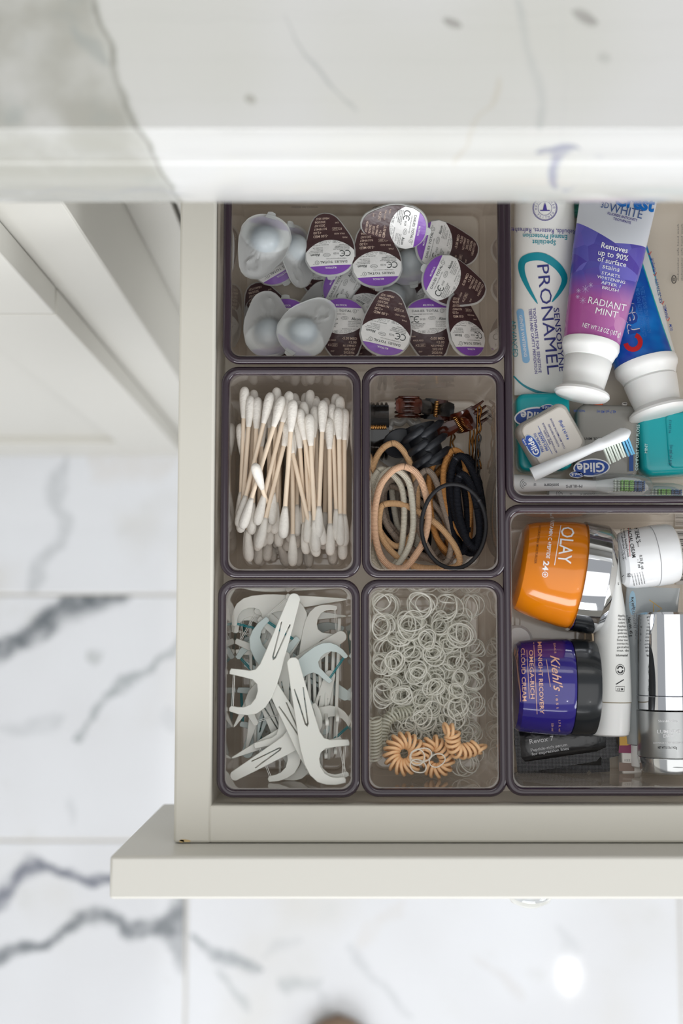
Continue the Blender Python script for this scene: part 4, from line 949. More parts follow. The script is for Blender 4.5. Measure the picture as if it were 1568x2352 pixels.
# bundles of bands lying inside one another, as the photograph shows them (centre, size, how many)
B6 = [(250, 310, 7.4, 9, 12, 0), (640, 300, 7.4, 6, 42, 0), (900, 300, 7.4, 6, 40, 0), (1130, 330, 6.2, 4, 30, 20), (530, 560, 7.4, 10, 25, 5), (830, 540, 6.2, 10, 10, 10), (1030, 650, 7.4, 7, 15, 10), (190, 560, 6.2, 7, 30, -10),
      (270, 760, 6.2, 8, 10, 5), (530, 810, 5.0, 6, 8, 0), (770, 840, 5.0, 8, 0, 4), (1190, 780, 4.2, 5, 20, 35), (190, 930, 5.0, 7, 20, 10), (370, 920, 5.0, 8, 5, 10), (980, 910, 4.2, 6, 10, 20), (1170, 980, 4.2, 5, 20, 10),
      (600, 1040, 5.0, 8, 8, 5), (840, 1000, 5.0, 6, 12, 10), (1040, 1060, 4.2, 5, 0, 14), (1150, 1130, 5.0, 6, 10, 5), (220, 1220, 6.2, 8, 8, 0), (450, 1250, 5.0, 8, 5, 6), (760, 1160, 5.0, 6, 10, 10), (640, 1280, 5.0, 7, 12, 0),
      (880, 1230, 5.0, 6, 8, 15), (1010, 1230, 4.2, 4, 10, 25), (730, 1370, 5.0, 6, 8, 5), (1000, 1380, 6.2, 5, 12, 10), (1170, 1340, 6.2, 5, 10, 40), (320, 1130, 4.2, 4, 20, 20), (640, 1480, 4.2, 4, 35, 0), (450, 700, 4.2, 3, 30, 20),
      (1150, 1600, 6.2, 6, 10, 20), (950, 1500, 5.0, 4, 30, 10), (1080, 1930, 6.2, 5, 20, 10), (500, 1620, 6.2, 5, 14, 10), (1170, 1800, 5.0, 3, 40, 30), (700, 690, 5.0, 4, 20, 20), (900, 760, 4.2, 5, 15, 5)]
for bi, (x, y, R, n, tx, ty) in enumerate(B6):
    zc = .876 - .008 * (x > 1100) - .004 * (y > 1500) + .003 * math.sin(bi * 2.1)
    for k in range(n):
        eband(x + rr_.gauss(0, 24), y + rr_.gauss(0, 24), zc - k * .0011 + rr_.uniform(-.001, .001), R if rr_.random() < .75 else rr_.choice((4.2, 5.0, 6.2)), tx + rr_.gauss(0, 15), ty + rr_.gauss(0, 15))
cx, cy, wd, ht, _ = BINS['ring']
while nb[0] < 292:
    R = rr_.choice((4.2, 5.0, 6.2)); z = .8495 + abs(rr_.gauss(0, .007)); mx = wd / 2 - .0095 - R * MM; my = ht / 2 - .0095 - R * MM
    eband(cx + rr_.uniform(-mx, mx) - .001, cy + rr_.uniform(-my, my), min(z, .868), R, rr_.gauss(0, 16), rr_.gauss(0, 16), px=False)
EB2 = 'clear elastic band lying on top of the peach coil ties'
for x, y, R, l in ((600, 1870, 4.2, 'left ring of the clear elastic bands lying across the peach coils'), (800, 1900, 4.2, 'right ring of the clear elastic bands lying across the peach coils'), (640, 1850, 5.0, 'largest ring of the clear elastic bands lying across the peach coils'), (610, 1960, 4.2, 'front ring of the clear elastic bands lying across the peach coils')): eband(x, y, .890, R, rr_.gauss(0, 6), rr_.gauss(0, 6), l)
deep = from_data('elastic_heap', *merge(*[xform((lambda me: ([v.co.copy() for v in me.vertices], [tuple(p.vertices) for p in me.polygons]))(rr_.choice(RM[rr_.choice((4.2, 5.0, 6.2))])), Matrix.Translation(Vector((cx + rr_.uniform(-.021, .019), cy + rr_.uniform(-.038, .038), .8515 + rr_.uniform(0, .018)))) @ Euler((rr_.gauss(0, .35), rr_.gauss(0, .35), 0)).to_matrix().to_4x4()) for _ in range(620)]), band_m, smooth=True)
meta(deep, 'tangled mass of clear elastic bands deep in the bin', 'elastic bands', kind='stuff')

coil_p = mat('coil_peach', (232, 188, 142), .32, spec=.45, sss=.06)
def coil(path_pts, closed, r, wr, pitch, m, label):
    path = catmull(path_pts, 10, closed); 
    if closed: path = path + [path[0]]
    L_ = [0]
    for i in range(1, len(path)): L_.append(L_[-1] + (path[i] - path[i - 1]).length)
    tot = L_[-1]; turns = max(3, round(tot / pitch)); n = turns * 14; out = []; j = 0; prev = None
    for k in range(n + (0 if closed else 1)):
        d = tot * k / n
        while j < len(L_) - 2 and L_[j + 1] < d: j += 1
        t = (d - L_[j]) / max(L_[j + 1] - L_[j], 1e-9); c = path[j].lerp(path[j + 1], t); T = (path[j + 1] - path[j]).normalized(); s = T.cross(Vector((0, 0, 1))).normalized(); u = s.cross(T); a = 2 * PI * turns * k / n
        out.append(c + (s * math.cos(a) + u * math.sin(a) + T * (.5 * math.sin(a + .6))) * r)
    vs, fs = tube_data(out, wr, closed, 7); o = from_data('coil_tie', vs, fs, m, smooth=True); return meta(o, label, 'hair tie', 'spiral coil hair ties')
def cp(l, z): return [c6(x, y, z) for x, y in l]
coil(cp([(180, 1480), (182, 1640), (180, 1800), (178, 1900)], .872), False, .0034, .0006, .0018, coil_c, 'clear coil tie lying straight against the left wall')
coil(cp([(255, 1760), (250, 1640), (290, 1510), (380, 1440), (480, 1430), (560, 1400)], .868), False, .0032, .0006, .0019, coil_c, 'clear coil tie curving beside the straight one')
ra = 118
coil(cp([(470 + ra * 1.08 * math.cos(t), 1835 + ra * 1.15 * math.sin(t)) for t in [2 * PI * k / 8 for k in range(8)]], .879), True, .0041, .00098, .0027, coil_p, 'peach coil tie forming a closed ring at the front left')
coil(cp([(600, 1950), (700, 1760), (770, 1720), (850, 1800), (900, 1930), (800, 2010), (690, 1960)], .876), False, .0035, .00098, .0026, coil_p, 'peach coil tie in the middle of the three')
coil(cp([(870, 1600), (950, 1620), (960, 1740), (1010, 1810), (1110, 1800), (1210, 1760), (1220, 1800)], .884), False, .0036, .00098, .0024, coil_p, 'peach coil tie bent toward the right wall')

# ================================================================ toothpaste bin
def cam_fn(root, top, eps=.0002): return onto(root.matrix_world.copy() if root.matrix_world != Matrix() else root.matrix_world, top, eps)
def place(name, loc, rz=0, rx=0, ry=0, **k):
    r = empty(name); M = Matrix.Translation(loc) @ Matrix.Rotation(math.radians(rz), 4, 'Z') @ Euler((math.radians(rx), math.radians(ry), 0)).to_matrix().to_4x4(); r.matrix_world = M; meta(r, **k); return r, M
def interp(tab):
    def f(v):
        if v <= tab[0][0]: return tab[0][1]
        for (a, p), (b, q) in zip(tab, tab[1:]):
            if v <= b: t = (v - a) / (b - a); t = t * t * (3 - 2 * t) * .35 + t * .65; return p + (q - p) * t
        return tab[-1][1]
    return f
def soft_tube(name, v0, v1, wf, hf, zc, m, parent, n=40, seg=36):
    rings = []
    for i in range(seg + 1):
        v = v0 + (v1 - v0) * i / seg; w, h = wf(v), hf(v)
        rings.append([Vector((w * math.cos(2 * PI * k / n), v, zc(v) + h * math.sin(2 * PI * k / n))) for k in range(n)])
    vs, fs = loft(rings); o = from_data(name, vs, fs, m, parent, smooth=True, sharp=50)
    def top(x, y):
        w = wf(y); q = max(0., 1 - (x / w) ** 2); return zc(y) + hf(y) * math.sqrt(q)
    return o, top
def lathe_y(name, prof, zc, m, parent, n=40, sharp=35, axis='y'):
    rings = []
    for v, r in prof:
        if axis == 'y': rings.append([Vector((r * math.cos(2 * PI * k / n), v, zc + r * math.sin(2 * PI * k / n))) for k in range(n)])
        else: rings.append([Vector((v, r * math.cos(2 * PI * k / n), zc + r * math.sin(2 * PI * k / n))) for k in range(n)])
    vs, fs = loft(rings); return from_data(name, vs, fs, m, parent, smooth=True, sharp=sharp)
def shader_nodes(m):
    nt = m.node_tree; N = nt.nodes.new; L = nt.links.new
    def mt(op, *a):
        n = N('ShaderNodeMath'); n.operation = op
        for i, q in enumerate(a):
            if isinstance(q, (int, float)): n.inputs[i].default_value = q
            else: L(q, n.inputs[i])
        return n.outputs[0]
    def mix(f, a, b):
        n = N('ShaderNodeMix'); n.data_type = 'RGBA'
        if isinstance(f, (int, float)): n.inputs[0].default_value = f
        else: L(f, n.inputs[0])
        for s, q in ((6, a), (7, b)):
            if isinstance(q, tuple): n.inputs[s].default_value = lin(q) + (1,)
            else: L(q, n.inputs[s])
        return n.outputs[2]
    def rng(v, a, b, c=0, d=1):
        n = N('ShaderNodeMapRange'); L(v, n.inputs[0]); 
        for i, q in enumerate((a, b, c, d)): n.inputs[i + 1].default_value = q
        return n.outputs[0]
    return nt, N, L, mt, mix, rng
wp = mat('white_cap_plastic', (232, 232, 230), .28, spec=.5, sss=.05); lam = mat('tube_white', (226, 226, 222), .32, coat=.15)
navy = mat('ink_navy', (40, 44, 120), .45); purp = mat('ink_purple', (70, 58, 140), .45); teal_i = mat('ink_teal', (10, 140, 156), .45); sky_i = mat('ink_sky', (136, 184, 222), .45); white_i = mat('ink_clean_white', (238, 238, 240), .45); red_i = mat('ink_red', (204, 38, 40), .45); blue_i = mat('ink_blue', (34, 74, 160), .45); black_i = mat('ink_black', (34, 34, 36), .5); grey_i = mat('ink_grey', (120, 122, 126), .5); gold_i = mat('ink_gold', (214, 170, 60), .45); rose_i = mat('ink_rose', (214, 170, 150), .45); teal_d = mat('ink_teal_dark', (14, 96, 120), .45)

# --- white tube with the big violet lettering, crimped end to the front
r, M = place('toothpaste_tube', P(1249, 908, .8535), 0, 0, label='white toothpaste tube with tall violet lettering and teal swoosh along the left wall', cat='toothpaste')
wf = interp([(0, .0172), (.02, .0176), (.10, .0174), (.13, .0165)]); hf = interp([(0, .0016), (.008, .0028), (.04, .0085), (.10, .0135), (.13, .0150)]); zc = lambda v: v * .09
o, top = soft_tube('tube_body', 0, .1105, wf, hf, zc, lam, r); 
lathe_y('screw_cap', [(.1108, .0130), (.1115, .0140), (.1225, .0135), (.1230, .0125)], .0106, wp, r)
fn = onto(M, top)
L = Letters(True)     # violet print, points measured on the photograph
L.put('PRONAMEL', 1259, 734, 28, rot=-84.5, width=252); L.put('SENSODYNE', 1284, 780, 13, rot=-84.5, width=146, bold=.008)
L.build('lettering', fn, navy, o, cut=16)
L = Letters(True)
L.put('TOOTHPASTE FOR SENSITIVE', 1233, 782, 7, rot=-84.5, width=150, bold=.02); L.put('TEETH AND CAVITY PREVENTION', 1224, 784, 7, rot=-84.5, width=150, bold=.02)
L.put('Rebuilds, Restores, Refreshes', 1246, 531, 11, rot=178, width=150); L.ring(1251, 479, 28, 1.2); L.ring(1251, 479, 26, .8); L.ring(1251, 479, 16, .8)
L.poly([(1251, 464), (1254, 474), (1256, 484), (1246, 484), (1248, 474)]); L.strip([(1240, 484), (1262, 484)], 2)
for k, ch in enumerate('DENTIST RECOMMENDED '): 
    a = 30 + k * 18.0; L.put(ch if ch != ' ' else '.', 1251 + 21 * math.cos(math.radians(a)), 479 + 21 * math.sin(math.radians(a)), 4.6, rot=-a + 90 + 180 - 180)
L.build('lettering', fn, purp, o, cut=12)
L = Letters(True); L.put('Specialist', 1249, 558, 11, rot=178, width=54, bold=.015); L.put('Enamel Protection', 1251, 544, 11, rot=178, width=102, bold=.015); L.put('ADVANCED', 1181, 778, 12, rot=-86, width=84)
pts = catmull([Vector(q + (0,)) for q in ((1234, 698), (1212, 660), (1198, 625), (1200, 600), (1222, 590), (1250, 592), (1280, 612), (1296, 640), (1286, 668), (1267, 694))], 4, False)
n = len(pts); L.strip([(p.x, p.y) for p in pts], [1.5 + 17 * math.sin(PI * i / (n - 1)) ** .7 for i in range(n)])
pts = catmull([Vector(q + (0,)) for q in ((1179, 864), (1200, 884), (1230, 899), (1262, 906), (1296, 908))], 4, False); n = len(pts); L.strip([(p.x, p.y) for p in pts], [3 + 7 * i / n for i in range(n)])
L.build('swoosh', fn, teal_i, o, cut=10)
L = Letters(True); L.strip([(1194, 716), (1199, 760), (1204, 800), (1208, 828)], 17); L.disc(1194, 718, 8.5); L.disc(1207.5, 826, 8.5); L.build('flavour_band', fn, sky_i, o, cut=10)
L = Letters(True); L.put('GENTLE WHITENING', 1201, 772, 7, rot=-83, width=96, bold=.02); L.build('lettering', lambda a, b: fn(a, b) + Vector((0, 0, .00015)), white_i, o, cut=10)

# --- green carton or tube glimpsed behind
r, M = place('toothpaste_box', P(1336, 440, .8485), 2, 0, label='dark green box glimpsed between the two toothpaste tubes under the worktop edge', cat='box')
box('carton', -.008, .008, -.016, .010, .0, .012, mat('green_foil', (20, 120, 104), .3, coat=.4, mottled=(300, .6)), r)

# --- blue tube standing on its flip cap, lower one
r, M = place('toothpaste_tube', P(1482, 838, .8650), 13, -7, label='blue toothpaste tube with white striped edge and white flip cap', cat='toothpaste')
m = mat('blue_tube_print', (20, 100, 200), .22, coat=.3); nt, N, L_, mt, mix, rng = shader_nodes(m); b = nt.nodes['Principled BSDF']; tc = N('ShaderNodeTexCoord'); sp = N('ShaderNodeSeparateXYZ'); L_(tc.outputs['Object'], sp.inputs[0])
x, y = sp.outputs[0], sp.outputs[1]; vo = N('ShaderNodeTexNoise'); vo.inputs['Scale'].default_value = 60; L_(tc.outputs['Object'], vo.inputs['Vector'])
c1 = mix(rng(vo.outputs['Fac'], .35, .7), (12, 66, 170), (18, 128, 216)); s_ = mt('MULTIPLY', mt('GREATER_THAN', x, .0138), mt('LESS_THAN', x, .0186)); t_ = mt('MULTIPLY', mt('GREATER_THAN', x, .0131), mt('LESS_THAN', x, .0192))
c2 = mix(t_, c1, (30, 170, 170)); c3 = mix(s_, c2, (222, 228, 230)); L_(c3, b.inputs['Base Color'])
wf = interp([(0, .0176), (.03, .0188), (.06, .0208), (.088, .0200)]); hf = interp([(0, .0165), (.02, .0110), (.05, .0070), (.088, .0020)])
o, top = soft_tube('tube_body', .0, .088, wf, hf, lambda v: -.00, m, r); fn = onto(M, top)
def flip_cap(r, R, tint=wp, s=1.):
    lathe_y('shoulder', [(.0010, R * .9), (.0010, R * 1.015), (-.0018, R * 1.03), (-.0040, R * .99), (-.0048, R * .95), (-.0085, R * .86), (-.0090, R * .80)], 0, tint, r)
    c = lathe_y('flip_cap', [(-.0088, R * .82), (-.0100, R * .86), (-.0180, R * .80), (-.0245, R * .74), (-.0252, R * .76), (-.0262, R * .86), (-.0276, R * .97), (-.0290, R * .99), (-.0302, R * .93), (-.0310, R * .75), (-.0314, R * .40), (-.0315, R * .05)], 0, tint, r)
    return c
flip_cap(r, .0176)
L = Letters(True); L.ring(1453, 786, 17, 11, a0=-70, a1=170, n=20); L.build('lettering', fn, red_i, o, cut=8)
L = Letters(True); L.put('rest', 1440, 722, 40, rot=101, width=90, bold=.05); L.build('lettering', fn, white_i, o, cut=10)
L = Letters(True); L.put('rest', 1441, 723, 40, rot=101, width=90, bold=.03); L.build('lettering', lambda a, b: fn(a, b) + Vector((0, 0, .00012)), blue_i, o, cut=10)
L = Letters(True); L.put('ADVANCED AND SENSITIVE TEETH', 1482, 712, 9, rot=99, width=108, bold=.02); L.put('CLINIC TOOTHPASTE FOR GUM', 1471, 718, 9, rot=99, width=112, bold=.02); L.build('lettering', fn, mat('ink_pale_blue', (60, 130, 210), .4), o, cut=10)
L = Letters(True)
for s, a, c in (('PLAQUE', 1499, 609), ('SENSITIVITY', 1512, 668), ('ENAMEL', 1528, 716), ('GUM', 1540, 753)): L.put(s, a, c, 6.5, rot=102, width=len(s) * 5.2, bold=.02)
L.build('lettering', fn, blue_i, o, cut=8)
L = Letters(True)
for a, c in ((1491, 583), (1503, 631), (1520, 697), (1533, 735)): L.strip([(a - 3, c - 1), (a, c + 3), (a + 4, c - 5)], 1.8)
L.build('tick_marks', fn, red_i, o)

# --- purple tube lying on top
r, M = place('toothpaste_tube', P(1357, 792, .8810), -11.8, -3, label='white tube with violet to pink print and flip cap lying on top of the others', cat='toothpaste')
m = mat('violet_tube_print', (90, 60, 160), .24, coat=.25); nt, N, L_, mt, mix, rng = shader_nodes(m); b = nt.nodes['Principled BSDF']; tc = N('ShaderNodeTexCoord'); sp = N('ShaderNodeSeparateXYZ'); L_(tc.outputs['Object'], sp.inputs[0])
x, y = sp.outputs[0], sp.outputs[1]; vo = N('ShaderNodeTexVoronoi'); vo.inputs['Scale'].default_value = 105; L_(tc.outputs['Object'], vo.inputs['Vector']); sc2 = N('ShaderNodeSeparateColor'); L_(vo.outputs['Color'], sc2.inputs[0])
vi = mix(sc2.outputs[0], (66, 60, 156), (112, 112, 200)); vi2 = mix(mt('MULTIPLY', sc2.outputs[1], .3), vi, (110, 72, 170)); pk = mix(sc2.outputs[2], (166, 92, 162), (200, 146, 188)); pk2 = mix(rng(x, -.014, .016), (172, 82, 152), pk)
vv = mt('ADD', y, mt('MULTIPLY', mt('SUBTRACT', sc2.outputs[0], .5), .006)); col = mix(rng(vv, .022, .036), pk2, vi2)
edge_ = mt('ADD', mt('MAXIMUM', mt('MULTIPLY', mt('SUBTRACT', x, .0014), -.46), mt('MULTIPLY', mt('SUBTRACT', x, .0014), .20)), .0575); col = mix(mt('GREATER_THAN', y, edge_), col, (214, 218, 226)); L_(col, b.inputs['Base Color'])
wf = interp([(0, .0156), (.02, .0172), (.055, .0203), (.091, .0218)]); hf = interp([(0, .0150), (.02, .0130), (.055, .0095), (.091, .0016)])
o, top = soft_tube('tube_body', 0, .091, wf, hf, lambda v: 0, m, r); fn = onto(M, top); flip_cap(r, .0156)
L = Letters(True); R0 = -12.5
L.put('Removes', 1411, 569, 13, rot=R0, width=62, bold=.02); L.put('up to 90%', 1408, 586, 13, rot=R0, width=70, bold=.02); L.put('of surface', 1405, 601, 12, rot=R0, width=67, bold=.01); L.put('stains', 1403, 615, 11, rot=R0, width=40, bold=.01)
for s, a, c, w_ in (('STARTS', 1402, 631, 43), ('WHITENING', 1403, 642, 66), ('AFTER 1', 1402, 653, 45), ('BRUSH', 1401, 664, 38)): L.put(s, a, c, 7.2, rot=R0, width=w_, bold=.01)
L.put('RADIANT', 1394, 698, 16, rot=R0, width=88); L.put('MINT', 1393, 718, 15, rot=R0, width=52); L.put('NET WT 3.8 OZ (107 g)', 1381, 757, 11, rot=R0 - 2, width=90, bold=.01)
L.build('lettering', fn, white_i, o, cut=8)
L = Letters(True); L.put('3D', 1389, 471, 14, rot=-9, width=18, bold=.01); L.put('WHITE', 1437, 484, 21, rot=-13, width=78); L.build('lettering', fn, mat('ink_steel_blue', (70, 96, 150), .4), o, cut=8)
L = Letters(True); L.put('FLUORIDE ANTICAVITY', 1429, 498, 6, rot=-14, width=70, bold=.02); L.put('TOOTHPASTE', 1428, 507, 6, rot=-14, width=42, bold=.02); L.build('lettering', fn, purp, o, cut=8)
L = Letters(True); L.put('Crest', 1458, 462, 34, rot=-10, width=92, bold=.06); L.build('lettering', fn, mat('ink_bright_blue', (24, 112, 196), .3), o, cut=10)
L = Letters(True)
for a, c, q in ((1328, 668, 6), (1344, 664, 9), (1338, 690, 8), (1356, 655, 6), (1326, 682, 5)):
    for t in (0, 45, 90, 135): L.strip([(a - q * math.cos(math.radians(t)), c - q * math.sin(math.radians(t))), (a + q * math.cos(math.radians(t)), c + q * math.sin(math.radians(t)))], .7)
L.build('sparkles', fn, mat('ink_sparkle', (214, 196, 232), .4), o)

# --- floss boxes
def pill(name, w, h, z0, z1, rad, m, parent, bev=.002, cx=0, cy=0):
    rs = [rrect(w - 2 * a, h - 2 * a, max(rad - a, .0006), z, cx, cy, n=6) for a, z in ((bev, z0), (bev * .3, z0 + bev * .3), (0, z0 + bev), (0, z1 - bev), (bev * .3, z1 - bev * .3), (bev * .7, z1 - bev * .06), (bev * 1.4, z1))]
    vs, fs = loft(rs); return from_data(name, vs, fs, m, parent, smooth=True, sharp=55)
teal_p = mat('teal_plastic', (4, 164, 172), .25, coat=.3); grey_p = mat('floss_grey', (178, 174, 168), .3, coat=.2); face_p = mat('floss_face', (206, 200, 192), .4)
def flat(z): return lambda x, y: z
r, M = place('floss_box', P(1240, 1000, .8475), 2, label='teal floss box under the grey floss box in the left front corner', cat='floss box')
o = pill('shell', .0305, .0445, 0, .0165, .005, teal_p, r); fn = onto(M, flat(.0165))
L = Letters(True); L.disc(1224, 957, 44, 22, rot=-8); L.disc(1255, 936, 16, 7, rot=-8); L.build('emblem', fn, white_i, o); L = Letters(True); L.disc(1224, 957, 41, 18, rot=-8); L.disc(1255, 936, 14, 5.4, rot=-8); L.build('emblem', lambda a, b: fn(a, b) + Vector((0, 0, .0001)), blue_i, o)
L = Letters(True); L.put('Glide', 1226, 958, 22, rot=174, width=64, bold=.04); L.put('Oral-B', 1255, 937, 6, rot=174, width=22, bold=.02); L.build('lettering', lambda a, b: fn(a, b) + Vector((0, 0, .0002)), white_i, o)
r, M = place('floss_box', P(1257, 1009, .8680), 29, 2, label='light grey square floss box with blue oval emblem lying on the teal one', cat='floss box')
o = pill('shell', .0315, .0298, -.001, .0150, .0055, grey_p, r, .0035); face = pill('face_plate', .0275, .0258, .0146, .0156, .0042, face_p, r, .0008); fn = onto(M, flat(.0156))
L = Letters(True); L.disc(1223, 1025, 29, 14, rot=61); L.build('emblem', fn, mat('ink_pale', (176, 196, 214), .4), face); L = Letters(True); L.disc(1223, 1025, 27.5, 12, rot=61); L.disc(1204, 1016, 10, 4, rot=61); L.build('emblem', lambda a, b: fn(a, b) + Vector((0, 0, .0001)), blue_i, face)
L = Letters(True); L.put('Glide', 1223, 1026, 14, rot=118, width=42, bold=.04); L.put('Oral-B', 1204, 1016, 4, rot=118, width=14, bold=.02); L.build('lettering', lambda a, b: fn(a, b) + Vector((0, 0, .0002)), white_i, face)
L = Letters(True); L.put('PRO HEALTH', 1237, 1017, 6.5, rot=115, width=46, bold=.02); L.put('PRO-SANTE', 1247, 1014, 7, rot=115, width=46, bold=.02); L.strip([(1235, 978), (1268, 1043)], 1); L.put('4 m (4.3 yd/vg)', 1294, 988, 7, rot=115, width=48, bold=.02); L.build('lettering', fn, blue_i, face)
L = Letters(True)
for i, (s, a, c, w_) in enumerate((('DEEP CLEAN', 1256, 1005, 34), ('NETTOYAGE EN PROFONDEUR', 1262, 1006, 76), ('FLOSS/SOIE DENTAIRE', 1271, 1000, 56), ('COOL MINT/MENTHE FRAICHE', 1280, 996, 76))): L.put(s, a, c, 4.2, rot=115, width=w_, bold=.01)
L.build('lettering', fn, navy, face)
r, M = place('floss_box', P(1382, 1022, .8475), -2, label='see-through grey floss box under the slanted brush head', cat='floss box')
sm = clear_mat('smoke_clear', (206, 204, 198), (176, 174, 168), milk=.62, gloss_rough=.05, spec=.9); o = pill('shell', .0355, .0425, 0, .0165, .006, sm, r, .0028)
pill('inner_tray', .0315, .0375, .001, .0120, .004, mat('tray_grey', (150, 146, 140), .5), r, .001); lathe = [[Vector((rr0 * math.cos(2 * PI * k / 28), rr0 * math.sin(2 * PI * k / 28) + .0075, z)) for k in range(28)] for rr0, z in ((.0085, .012), (.0085, .0145), (.0050, .0145), (.0050, .0122))]
vs, fs = loft(lathe); from_data('spool', vs, fs, mat('spool_grey', (126, 124, 120), .5), r, smooth=True, sharp=35); pill('side_bar', .0050, .036, .012, .0152, .002, mat('bar_ivory', (214, 208, 196), .4), r, .001, cx=.0125)
lt = pill('latch', .0050, .0032, .006, .0145, .0012, mat('latch_orange', (232, 96, 40), .35), r, .0008, cx=-.0050, cy=.0222); pill('hinge', .0030, .0018, .010, .0160, .0006, grey_p, r, .0004, cx=-.0120, cy=.0218); pill('hinge', .0030, .0018, .010, .0160, .0006, grey_p, r, .0004, cx=.0095, cy=.0218)
fn = onto(M, flat(.0166))
L = Letters(True); L.put('43.7 yd (40 m)', 1392, 946, 6.5, rot=180, width=44, bold=.01); L.put('9621108', 1330, 944, 5, rot=180, width=26); L.build('lettering', fn, blue_i, o)
L = Letters(True); L.put('COOL MINT', 1362, 1008, 6, rot=180, width=44, bold=.02); L.put('TYPE', 1346, 1030, 6, rot=180, width=20, bold=.02); L.build('lettering', fn, black_i, o)
L = Letters(True); L.disc(1358, 1074, 42, 21, rot=-3); L.disc(1324, 1090, 17, 7.5); L.build('emblem', fn, white_i, o); L = Letters(True); L.disc(1358, 1074, 39, 18, rot=-3); L.disc(1324, 1090, 15.5, 6); L.build('emblem', lambda a, b: fn(a, b) + Vector((0, 0, .0001)), blue_i, o)
L = Letters(True); L.put('Glide', 1356, 1075, 22, rot=182, width=64, bold=.04); L.put('Oral-B', 1324, 1090, 6.5, rot=180, width=25, bold=.03); L.build('lettering', lambda a, b: fn(a, b) + Vector((0, 0, .0002)), white_i, o)
r, M = place('floss_box', P(1528, 1022, .8475), 3, 0, label='teal floss box with raised panel at the right of the bin', cat='floss box')
o = pill('shell', .0370, .0385, 0, .0185, .006, teal_p, r, .0035); lid = pill('lid_panel', .0210, .0320, .0165, .0195, .004, teal_p, r, .0014, cx=.0065); fn = onto(M, flat(.0187)); fn2 = onto(M, flat(.0196))
L = Letters(True); L.put('COMFORT PLUS FLOSS', 1463, 1028, 6.5, rot=88, width=106, bold=.01); L.put('MINT', 1483, 1030, 6.5, rot=88, width=22, bold=.02); L.build('lettering', fn, mat('ink_aqua', (190, 228, 226), .4), o)
L = Letters(True); L.put('65.6 yd (60 m)', 1539, 1046, 7, rot=88, width=48, bold=.01); L.put('9125413', 1538, 980, 6, rot=88, width=30); L.build('lettering', fn2, teal_d, lid)
L = Letters(True); L.strip([(1449, 1045), (1449, 1082)], 10); L.build('emblem', fn, mat('ink_deep_blue', (20, 70, 140), .4), o)

# --- brush heads
bw = mat('brush_white', (226, 228, 230), .3, sss=.03); tuft_w = mat('tuft_white', (216, 224, 214), .6); tuft_g = mat('tuft_green', (140, 205, 92), .6); tuft_b = mat('tuft_blue', (110, 178, 214), .6); tuft_n = mat('tuft_navy', (40, 90, 150), .6)
def brush(name, A, B, rfun, label, tufts_down, cap=False, text=None, upv=None):
    """A: collar end, B: head end (world points)"""
    d = (B - A); Lb = d.length; x = d.normalized(); up = (upv or Vector((0, 0, 1))); y = up.cross(x).normalized(); z = x.cross(y)
    M = Matrix((x, y, z)).transposed().to_4x4(); M.translation = A; r = empty(name); r.matrix_world = M; meta(r, label, 'brush head', 'electric brush heads')
    rings = []; n = 20
    for i in range(31):
        t = i / 30; w, h = rfun(t); rings.append([Vector((t * Lb, w * math.cos(2 * PI * k / n), h * math.sin(2 * PI * k / n))) for k in range(n)])
    vs, fs = loft(rings); o = from_data('neck', vs, fs, bw, r, smooth=True, sharp=60)
    for (t0, t1, w, ln, m) in tufts_down:
        # rows of bristle tufts standing off one side of the head
        pieces = []
        nx = max(2, int((t1 - t0) * Lb / .0013))
        for a in range(nx):
            for b_ in range(5):
                xx = (t0 + (t1 - t0) * (a + .5) / nx) * Lb; yy = (b_ - 2) * w / 5
                pieces.append(tube_data([Vector((xx, yy, 0)), Vector((xx + .0004 * (a % 2), yy, ln))], .00056, n=6))
        vs, fs = merge(*pieces); from_data('bristles', vs, fs, m, r)
    return r, M, o, Lb
